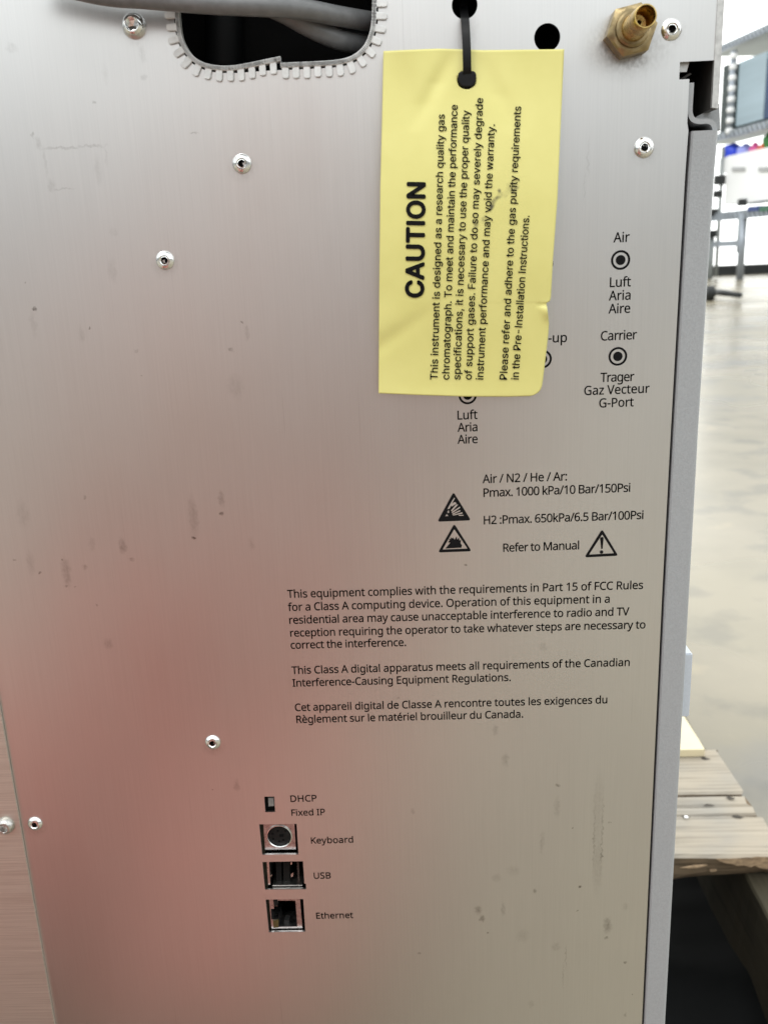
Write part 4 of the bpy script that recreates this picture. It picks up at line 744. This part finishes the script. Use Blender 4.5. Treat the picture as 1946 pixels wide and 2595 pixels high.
text_lines('printed_text', [tl('This instrument is designed as a research quality gas', (1108.3, 962.5), (1126.5, 289.5)), tl('chromatograph. To meet and maintain the performance', (1137.7, 962.5), (1159.3, 265.5)),
    tl('specifications, it is necessary to use the proper quality', (1165.8, 962.5), (1189.5, 279.5)), tl('of support gases. Failure to do so may severely degrade', (1194.5, 962.5), (1223.8, 248.5)),
    tl('instrument performance and may void the warranty.', (1224, 962.5), (1253.6, 315)), tl('Please refer and adhere to the gas purity requirements', (1284, 962.5), (1320, 269.5)), tl('in the Pre-Installation Instructions.', (1313.4, 962.5), (1341, 546.5))], place_tag, INK, TAG, 'I', 18.4, .009)
# cable tie
ZT = tag(empty('cable_tie', at(1178, 40, 0)), 'black plastic cable tie threaded through the top hole and the card', 'cable tie')
P = catmull([at(px, py, y) for px, py, y in ((1172, -20, .010), (1174, 14, .008), (1176, 36, .003), (1178, 50, -.0035), (1180, 78, -.0062), (1182, 120, -.0074), (1183, 160, -.0074), (1183.5, 186, -.0062), (1184, 204, -.002), (1184, 215, .0))], 8)
sweep('strap', P, 1, TIE, ZT, prof=[(-.00145, -.0005), (-.0008, -.00062), (.0008, -.00062), (.00145, -.0005), (.00145, .0005), (-.00145, .0005)], up=Vector((0, 1, 0)).cross(Vector((1, 0, 0))) if False else Vector((0, -1, .02)))
hd = [(1164, 184), (1203, 183), (1203, 204), (1196, 216), (1172, 217), (1164, 206)]
plate('tie_head', [rounded(pxl(hd, -.0066), .001)], -.0066, .0052, TIE, ZT, .0005)
# ================================================================== THE FLOOR, THE PALLET AND THE HALL BEYOND
FLOOR = mat('polished concrete', (.50, .485, .44), .30, spec=.5)
t = FLOOR.node_tree; n = t.nodes; l = t.links; b = n['Principled BSDF']; tc = n.new('ShaderNodeTexCoord')
def fl_noise(sc, d, loc=(0, 0, 0)):
    mp = n.new('ShaderNodeMapping'); mp.inputs['Location'].default_value = loc; l.new(tc.outputs['Object'], mp.inputs[0])
    k = n.new('ShaderNodeTexNoise'); k.inputs['Scale'].default_value = sc; k.inputs['Detail'].default_value = d; l.new(mp.outputs[0], k.inputs[0]); return k
n1 = fl_noise(2.2, 5); n2 = fl_noise(6.0, 5, (3, 1, 0)); n3 = fl_noise(.7, 3, (7, 2, 0))
r1 = n.new('ShaderNodeValToRGB'); ramp(r1, [(.32, (.175, .163, .14)), (.47, (.235, .203, .138)), (.62, (.28, .24, .165))]); l.new(n1.outputs[0], r1.inputs[0])
r2 = n.new('ShaderNodeValToRGB'); ramp(r2, [(.34, (.68, .70, .74)), (.46, (1, 1, 1)), (.62, (1, 1, 1)), (.72, (1.25, 1.22, 1.15))]); l.new(n2.outputs[0], r2.inputs[0])
xm = n.new('ShaderNodeMix'); xm.data_type = 'RGBA'; xm.blend_type = 'MULTIPLY'; xm.inputs[0].default_value = .8; l.new(r1.outputs[0], xm.inputs[6]); l.new(r2.outputs[0], xm.inputs[7]); l.new(xm.outputs[2], b.inputs['Base Color'])
q = n.new('ShaderNodeMapRange'); q.inputs[3].default_value = .12; q.inputs[4].default_value = .42; l.new(n3.outputs[0], q.inputs[0]); l.new(q.outputs[0], b.inputs['Roughness'])
YEND = 21.6
fl = mesh('floor', [(-30, -25, 0), (30, -25, 0), (30, YEND, 0), (-30, YEND, 0)], [(0, 1, 2, 3)], FLOOR); fl['kind'] = 'structure'
WOOD = mat('weathered pine', (.41, .37, .31), .75, spec=.2)
def wood(m, scale, dark=.30, knots=True):
    t = m.node_tree; n = t.nodes; l = t.links; b = n['Principled BSDF']; tc = n.new('ShaderNodeTexCoord')
    mp = n.new('ShaderNodeMapping'); mp.inputs['Scale'].default_value = scale; l.new(tc.outputs['Object'], mp.inputs[0])
    a = n.new('ShaderNodeTexNoise'); a.inputs['Scale'].default_value = 1; a.inputs['Detail'].default_value = 5; l.new(mp.outputs[0], a.inputs[0])
    c_ = n.new('ShaderNodeTexNoise'); c_.inputs['Scale'].default_value = 14; c_.inputs['Detail'].default_value = 4; l.new(tc.outputs['Object'], c_.inputs[0])
    base = b.inputs['Base Color'].default_value[:3]
    r = n.new('ShaderNodeValToRGB'); ramp(r, [(.28, [x * (1 - dark) for x in base]), (.5, base), (.8, [min(1, x * 1.12) for x in base])]); l.new(a.outputs[0], r.inputs[0])
    r2 = n.new('ShaderNodeValToRGB'); ramp(r2, [(.3, (.86, .88, .92)), (.6, (1.04, 1.0, .95))]); l.new(c_.outputs[0], r2.inputs[0])
    x = n.new('ShaderNodeMix'); x.data_type = 'RGBA'; x.blend_type = 'MULTIPLY'; x.inputs[0].default_value = 1; l.new(r.outputs[0], x.inputs[6]); l.new(r2.outputs[0], x.inputs[7]); l.new(x.outputs[2], b.inputs['Base Color'])
    u = n.new('ShaderNodeBump'); u.inputs['Strength'].default_value = .4; u.inputs['Distance'].default_value = .002; l.new(a.outputs[0], u.inputs['Height']); l.new(u.outputs[0], b.inputs['Normal'])
    return m
wood(WOOD, (7, 190, 190), .38); WOODY = wood(mat('shade-darkened pine lengthwise', (.055, .048, .032), .8, spec=.2), (160, 9, 160))  # stringer colour darkened for the shade below the deck boards
TORN = wood(mat('torn pine', (.15, .11, .07), .85, spec=.2), (14, 120, 260), .6)
SPL = noisy(mat('fresh split pine', (.36, .25, .15), .8), (160, 160, 500), .5)
HOLE = noisy(mat('old nail hole', (.05, .04, .03), .8), (300, 300, 300), .4)
ZP = .142
PAL = tag(empty('wooden_pallet', (-.1, .5, 0)), 'weathered grey pine pallet with splintered boards and nail holes under the instrument', 'pallet')
def plank(name, xe, y0, y1, z0, z1, m, parent, seed, x0=-.75, rag=.004):
    """a sawn board along x with a wandering, chipped outline"""
    rnd = random.Random(seed); n_ = 60; vs, fs = [], []
    def w(k, a): return a * (math.sin(k * .7 + seed) + .6 * math.sin(k * 1.9 + 2 * seed)) * .5
    for i in range(n_ + 1):
        x = x0 + (xe - x0) * i / n_
        jit = [rnd.uniform(-1, 1) * rag * .3 for _ in range(6)]
        sec = [(y0 + .002 + w(i, rag) + jit[0], z0 + w(i + 9, .002)), (y0 + w(i, rag) + jit[1], z0 + .006 + jit[1]), (y0 + w(i + 4, rag * .6) + jit[2], z1 - .002 - abs(jit[2])), (y0 + .003 + w(i + 4, rag * .6) + jit[3], z1),
               (y1 - .002 + w(i + 20, rag * .6), z1), (y1 + w(i + 20, rag * .6), z1 - .002), (y1 + w(i + 22, rag * .6), z0)]
        for y, z in sec: vs.append((x + (rnd.uniform(-.004, .003) if i == n_ else 0), y, z))
    k = 7
    for i in range(n_):
        for j in range(k): fs.append((i * k + j, i * k + (j + 1) % k, (i + 1) * k + (j + 1) % k, (i + 1) * k + j))
    fs += [tuple(range(k)), tuple(n_ * k + j for j in range(k))]
    mi = []
    for i in range(n_):
        for j in range(k): mi.append(1 if j in (0, 1, 6) else 0)
    mi += [1, 1]
    o = mesh(name, vs, fs, m, parent, False, mi)
    bm = bmesh.new(); bm.from_mesh(o.data); bmesh.ops.recalc_face_normals(bm, faces=bm.faces); bm.to_mesh(o.data); bm.free(); return o
def yz(px, py): return atz(px, py, ZP).y
def xz_(px, py): return atz(px, py, ZP).x
yA1, yA0 = yz(1800, 1899), yz(1800, 2012); yC0 = yz(1800, 2170)
yB = yz(1800, 2041); yB2 = yz(1800, 2066)
XE = xz_(1946, 2110)
plank('deck_board', xz_(1840, 1940), yA0 + .0015, yA1, ZP - .022, ZP, [WOOD, TORN], PAL, 3, rag=.002)
plank('deck_board', XE, yB + .001, yA0 - .0015, ZP - .022, ZP - .001, [WOOD, TORN], PAL, 5, rag=.0015)
plank('deck_board', XE, yB2 + .001, yB - .001, ZP - .022, ZP - .0005, [WOOD, TORN], PAL, 8, rag=.0012)
plank('deck_board', XE + .002, yC0, yB2 - .001, ZP - .024, ZP, [WOOD, TORN], PAL, 11, rag=.004)
plank('deck_board', XE, .02, .12, ZP - .022, ZP, [WOOD, TORN], PAL, 17)
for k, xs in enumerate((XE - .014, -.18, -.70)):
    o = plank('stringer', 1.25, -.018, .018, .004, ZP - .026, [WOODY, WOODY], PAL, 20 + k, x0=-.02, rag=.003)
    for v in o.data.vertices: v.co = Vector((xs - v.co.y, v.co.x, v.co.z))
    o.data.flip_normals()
for px, py, a, bb in ((1786, 1921, .006, .005), (1849, 2020, .0055, .0045), (1795, 2040, .008, .0025), (1868, 2069, .007, .0035), (1735, 2069, .005, .0025)):
    p = atz(px, py, ZP + .0006); rnd = random.Random(px); pts = [(p.x + a * .75 * math.cos(i * .524) * rnd.uniform(.7, 1.2) + (i - 6) * .0004, p.y + bb * .8 * math.sin(i * .524) * rnd.uniform(.7, 1.2), ZP + .0006) for i in range(12)]
    mesh('nail_hole', pts, [tuple(range(12))], HOLE, PAL)
for px, py in ((1738, 2068),):
    p = atz(px, py, ZP + .003); o = mesh('nail_head', [(p.x + .0022 * math.cos(i * .9), p.y + .0022 * math.sin(i * .9), ZP + .0022) for i in range(7)], [tuple(range(7))], CHROME, PAL)
def crumple():  # black sheet added to stand for the shade under the pallet
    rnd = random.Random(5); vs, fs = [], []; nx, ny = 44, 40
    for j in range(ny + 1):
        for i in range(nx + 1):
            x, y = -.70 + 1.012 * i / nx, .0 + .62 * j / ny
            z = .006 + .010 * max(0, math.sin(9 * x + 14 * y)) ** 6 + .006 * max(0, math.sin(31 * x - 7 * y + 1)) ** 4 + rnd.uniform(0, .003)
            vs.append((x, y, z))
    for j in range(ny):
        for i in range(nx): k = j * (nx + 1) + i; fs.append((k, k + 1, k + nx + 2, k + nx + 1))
    return mesh('shade_sheet', vs, fs, mat('shade black', (.004, .0045, .0045), .6, spec=.15), None, True)
tag(crumple(), 'crumpled black sheet added on the floor for the shade between the pallet stringers', 'shade sheet')
def facet(pts, off):
    ps = [at(px, py, yC0 - off) for px, py in pts]; c_ = sum(ps, Vector()) / len(ps) + Vector((0, .003, 0)); n_ = len(ps)
    mesh('torn_edge', ps + [c_], [tuple(range(n_))] + [(i, (i + 1) % n_, n_) for i in range(n_)], SPL, PAL)
facet([(1812, 2176), (1822, 2182), (1838, 2188), (1852, 2189), (1866, 2194), (1884, 2193), (1902, 2198), (1914, 2192), (1924, 2200), (1950, 2203), (1950, 2172), (1915, 2171), (1896, 2175), (1850, 2176)], .0036)
facet([(1720, 2199), (1742, 2198), (1770, 2196), (1790, 2190), (1793, 2193), (1772, 2199), (1745, 2201)], .0036)
facet([(1796, 2204), (1816, 2203), (1814, 2208), (1800, 2210)], .0036)
SHEETC = noisy(mat('cream board', (.78, .68, .46), .5), (30, 30, 30), .05)
p0 = atz(1785, 1899, .152); p1 = atz(1737, 1823, .152)
tag(prism('cream_board', [(-.5, p0.y, ZP + .001), (p0.x, p0.y, ZP + .001), (p1.x, p1.y + .05, ZP + .001), (-.5, p1.y + .05, ZP + .001)], (0, 0, .009), SHEETC), 'smooth cream coloured board lying flat at the far side of the pallet', 'board')
# ------------------------------------------------------------------ rack along the side of the hall
HD = ray(610, 648); HD.z = 0; HD.normalize(); NR = Vector((HD.y, -HD.x, 0))       # along the rack, and into it
B0 = CAM + ray(1946, 700) * (17.6 / ray(1946, 700).y)
def R(px, py, into=0.0):
    d = ray(px, py); o_ = B0 + NR * into; return CAM + d * ((o_ - CAM).dot(NR) / d.dot(NR))
WHITE = noisy(mat('white carton', (.90, .90, .89), .6), (1, 1, 1), .03)
GALV = noisy(mat('galvanised steel', (.33, .36, .40), .4, .4), (3, 3, 3), .15, rough_amt=.1)
GREYM = noisy(mat('grey enamel', (.26, .28, .28), .5), (3, 3, 3), .15)
DECK = noisy(mat('shelf underside', (.24, .26, .225), .6), (2, 2, 2), .12)
DARK = noisy(mat('dark rubber and shade strip', (.018, .02, .02), .6), (4, 4, 4), .3)
RK = tag(empty('wire_rack', B0 - Vector((0, 0, B0.z))), 'tall blurred steel rack with ribbed shelf edges beyond the floor', 'rack')
def band(name, p, q, th, into, m, ribs=0, rm=None):
    """shelf: front edge p -> q on the rack face, th thick, into deep, with ribs along the front"""
    A, Bq = R(*p), R(*q); A.z = Bq.z = (A.z + Bq.z) / 2
    o = prism(name, [A, Bq, Bq + NR * into, A + NR * into], (0, 0, -th * .45), m, RK)
    if ribs:
        vs, fs = [], []; d = (Bq - A)
        for i in range(ribs):
            c0 = A + d * ((i + .5) / ribs) - NR * .02; w = d.normalized() * (d.length / ribs * .30); k = len(vs); tl_ = d.normalized() * (d.length / ribs * .45)
            for dz in (0.01, -th):
                for s_ in (-1, 1):
                    for nn in (0, .06): vs.append(c0 + w * s_ + tl_ * (1 if dz < 0 else -1) * .6 + NR * nn + Vector((0, 0, dz)))
            fs += [tuple(k + x for x in q_) for q_ in ((0, 1, 3, 2), (4, 6, 7, 5), (0, 2, 6, 4), (1, 5, 7, 3), (0, 4, 5, 1), (2, 3, 7, 6))]
        e = mesh('shelf_edge', vs, fs, rm or GALV, None); e.parent = o
    return o
band('shelf', (1780, 140), (2040, 16), .11, 1.35, DECK, 26)
band('shelf', (1740, 376), (2040, 262), .12, .95, DECK, 26)
band('shelf', (1770, 546), (2040, 516), .15, .9, GREYM, 24)
def upright(p, q, wpx, m, ringed=0, name='upright'):
    a, b_ = R(*p, .03), R(*q, .03); b_.x, b_.y = a.x, a.y; r = wpx / 2280 * (a - CAM).length / 2
    o = sweep(name, [b_, a], r, m, RK, 14, up=Vector((0, 1, .01)))
    for i in range(ringed):
        c_ = b_.lerp(a, (i + .5) / ringed); h = (a - b_).length / ringed * .3
        e = sweep('ring', [c_ - Vector((0, 0, h)), c_ - Vector((0, 0, h * .5)), c_ + Vector((0, 0, h * .5)), c_ + Vector((0, 0, h))], [r * .9, r * 1.25, r * 1.25, r * .9], WHITE, None, 12, up=Vector((0, 1, .01))); e.parent = o
    return o
upright((1859, 128), (1848, 345), 13, GALV, 8)
upright((1884, 540), (1875, 708), 16, GALV); upright((1874, 545), (1866, 640), 7, GREYM)
upright((1832, 372), (1813, 700), 8, GREYM); 
upright((1801, 600), (1798, 712), 16, GREYM)
for px, py, s_ in ((1824, 456, 16), (1818, 492, 12), (1808, 538, 12), (1803, 592, 12), (1880, 513, 11)):
    c_ = R(px, py, -.02); k = s_ / 2280 * 17.6
    o = box('clamp', c_ - Vector((k, k * .5, k * .75)), c_ + Vector((k, k * .5, k * .75)), DARK, RK, k * .2)
a, b_ = R(1805, 612), R(1880, 609); b_.z = a.z
prism('cross_bar', [a, b_, b_ - Vector((0, 0, .11)), a - Vector((0, 0, .11))], NR * .08, GALV, RK)
# things on the rack
def crate(name, tl_, tr, bl, depth, m, label, cat, group=None, into=.05, bev=.02):
    a, b_, c_ = R(*tl_, into), R(*tr, into), R(*bl, into)
    w = HD * ((b_ - a).dot(HD)); hgt = c_.z - a.z
    o = prism(name, [a, a + w, a + w + Vector((0, 0, hgt)), a + Vector((0, 0, hgt))], NR * depth, m)
    return tag(o, label, cat, group)
BIN = mat('blue grey bin', (.33, .42, .47), .5); noisy(BIN, (.4, .4, 7), .12)
crate('storage_bin', (1873, 158), (1943, 134), (1858, 322), .6, BIN, 'blue grey ribbed bin standing on the middle shelf of the far rack', 'bin')
crate('storage_bin', (1944.5, 150), (2010, 120), (1940, 300), .6, noisy(mat('navy bin', (.02, .05, .12), .5), (3, 3, 3), .2), 'navy bin beside the blue grey one on the rack', 'bin')
crate('storage_case', (1832, 168), (1850, 160), (1828, 335), .5, noisy(mat('dark green case', (.03, .045, .042), .5), (3, 3, 3), .2), 'dark green case behind the ringed rack post', 'case')
ct = crate('carton', (1841, 396), (2010, 388), (1834, 520), .7, WHITE, 'white carton with grey hand slots under the coloured bags', 'carton')
for (x0_, x1_) in ((1853, 1885), (1920, 1950)):
    a, b_ = R(x0_, 424, .02), R(x1_, 423, .02)
    o = prism('hand_slot', [a, b_, b_ - Vector((0, 0, .07)), a - Vector((0, 0, .07))], NR * .02, noisy(mat('slot grey', (.42, .42, .42), .7), (3, 3, 3), .1)); o.parent = ct
crate('carton', (1822, 402), (1838, 400), (1818, 440), .5, WHITE, 'small white carton left of the larger slotted one', 'carton')
def bag(px, py, rx, rz, col, label):
    c_ = R(px, py, .3); k = (c_ - CAM).length / 2280
    bm = bmesh.new(); bmesh.ops.create_icosphere(bm, subdivisions=3, radius=1)
    for v in bm.verts:
        s_ = 1 + .16 * math.sin(v.co.x * 4 + px) * math.cos(v.co.z * 5 + px)
        v.co = Vector((v.co.x * rx * k * s_, v.co.y * rx * k, v.co.z * rz * k * s_)) + c_
    me = bpy.data.meshes.new('plastic_bag'); bm.to_mesh(me); bm.free(); me.polygons.foreach_set('use_smooth', [True] * len(me.polygons))
    tag(link('plastic_bag', me, noisy(mat('bag ' + label[:6], col, .4), (6, 6, 6), .15)), label, 'bag', 'coloured bags on the white carton')
bag(1854, 384, 21, 17, (.05, .10, .80), 'bright blue bag on the white carton')
bag(1886, 385, 17, 16, (.32, .36, .80), 'pale lavender bag between the blue and pink bags')
bag(1912, 383, 12, 17, (.70, .10, .33), 'pink bag between the lavender and orange bags')
bag(1937, 382, 17, 17, (.60, .10, .03), 'orange red bag at the end of the row on the carton')
bag(1946, 358, 12, 17, (.05, .22, .06), 'green bag lying above the orange red one')
for px, col, label in ((1905, (.03, .06, .22), 'navy box lying along the lowest ribbed shelf'), (1936, (.04, .14, .08), 'dark green box lying along the lowest ribbed shelf')):
    crate('flat_box', (px - 12, 524), (px + 14, 521), (px - 13, 536), .3, noisy(mat('flat ' + label[:5], col, .5), (3, 3, 3), .2), label, 'box', into=-.04)
# low dark strip added for the shade under the rack, and a trolley foot in front of it
a = R(1700, 676, .5); 
pl = prism('shade_strip', [(-12, YEND - .5, 0), (16, YEND - .5, 0), (16, YEND - .5, .215), (-12, YEND - .5, .215)], (0, .45, 0), DARK)
tag(pl, 'long low dark strip added for the shade under the far rack, closing the floor', 'shade_strip')
TF = tag(empty('trolley_base', atz(1800, 745, 0)), 'black trolley leg and caster low on the floor beside the grey side panel', 'trolley')
p_ = [atz(1780, 738, .09), atz(1830, 742, .09), atz(1874, 748, .08)]
k = 14 / 2280 * (p_[1] - CAM).length / 2
sweep('leg', [Vector(x) for x in p_], [k * 1.1, k, k * .8], DARK, TF, 14)
cw = atz(1795, 762, 0); kr = 17 / 2280 * (cw - CAM).length
o = sweep('caster', [cw + Vector((-.03, 0, kr)), cw + Vector((.05, 0, kr))], kr, DARK, TF, 24)
# ------------------------------------------------------------------ whoever takes the picture: reflected in the metal
SKIN = noisy(mat('skin', (.45, .27, .20), .5), (30, 30, 30), .06)
RED = noisy(mat('red cloth', (.45, .192, .158), .8, spec=.2), (25, 25, 25), .12, bump=.3, dist=.01)
J = {'pel': (-.28, -.66, .28, .18), 'bel': (-.20, -.62, .42, .19), 'che': (-.16, -.60, .58, .19), 'nec': (-.15, -.64, .76, .055), 'hea': (-.10, -.63, .88, .095), 'top': (-.10, -.63, .96, .075),
     'lhip': (-.44, -.54, .21, .15), 'lkn': (-.50, -.21, .10, .105), 'lan': (-.48, -.76, .06, .05), 'lto': (-.48, -.88, .05, .04),
     'rhip': (-.17, -.54, .21, .15), 'rkn': (-.19, -.21, .10, .105), 'ran': (-.18, -.76, .06, .05), 'rto': (-.18, -.88, .05, .04),
     'lsh': (-.42, -.64, .66, .065), 'lel': (-.42, -.54, .44, .05), 'lha': (-.13, -.45, .62, .032), 'rsh': (-.08, -.63, .66, .065), 'rel': (.08, -.57, .50, .05), 'rha': (.06, -.45, .66, .032)}
E_ = [('pel', 'bel'), ('bel', 'che'), ('che', 'nec'), ('nec', 'hea'), ('hea', 'top'), ('pel', 'lhip'), ('lhip', 'lkn'), ('lkn', 'lan'), ('lan', 'lto'), ('pel', 'rhip'), ('rhip', 'rkn'), ('rkn', 'ran'), ('ran', 'rto'), ('che', 'lsh'), ('lsh', 'lel'), ('lel', 'lha'), ('che', 'rsh'), ('rsh', 'rel'), ('rel', 'rha')]
names = list(J); me = bpy.data.meshes.new('person'); me.from_pydata([J[k][:3] for k in names], [(names.index(a), names.index(b_)) for a, b_ in E_], [])
tmp = link('person', me); md = tmp.modifiers.new('skin', 'SKIN'); 
sk = me.skin_vertices[0].data if me.skin_vertices else None
if sk is None:
    bm = bmesh.new(); bm.from_mesh(me); bm.verts.layers.skin.verify(); bm.to_mesh(me); bm.free(); sk = me.skin_vertices[0].data
for i, k in enumerate(names): sk[i].radius = (J[k][3], J[k][3]); sk[i].use_root = (k == 'pel')
tmp.modifiers.new('sub', 'SUBSURF').levels = 2
full = bpy.data.meshes.new_from_object(tmp.evaluated_get(bpy.context.evaluated_depsgraph_get()))
bpy.data.objects.remove(tmp)
pr_ = link('person', full, [RED, SKIN, noisy(mat('rose jersey', (.42, .30, .27), .8), (20, 20, 20), .1)])
for p in full.polygons:
    c_ = p.center; p.use_smooth = True
    p.material_index = 1 if (c_.z > .72 or (c_.y > -.50 and c_.z > .52)) else (2 if c_.z > .47 else 0)
tag(pr_, 'person in red trousers and rose jersey kneeling behind the camera, mirrored in the panel', 'person')
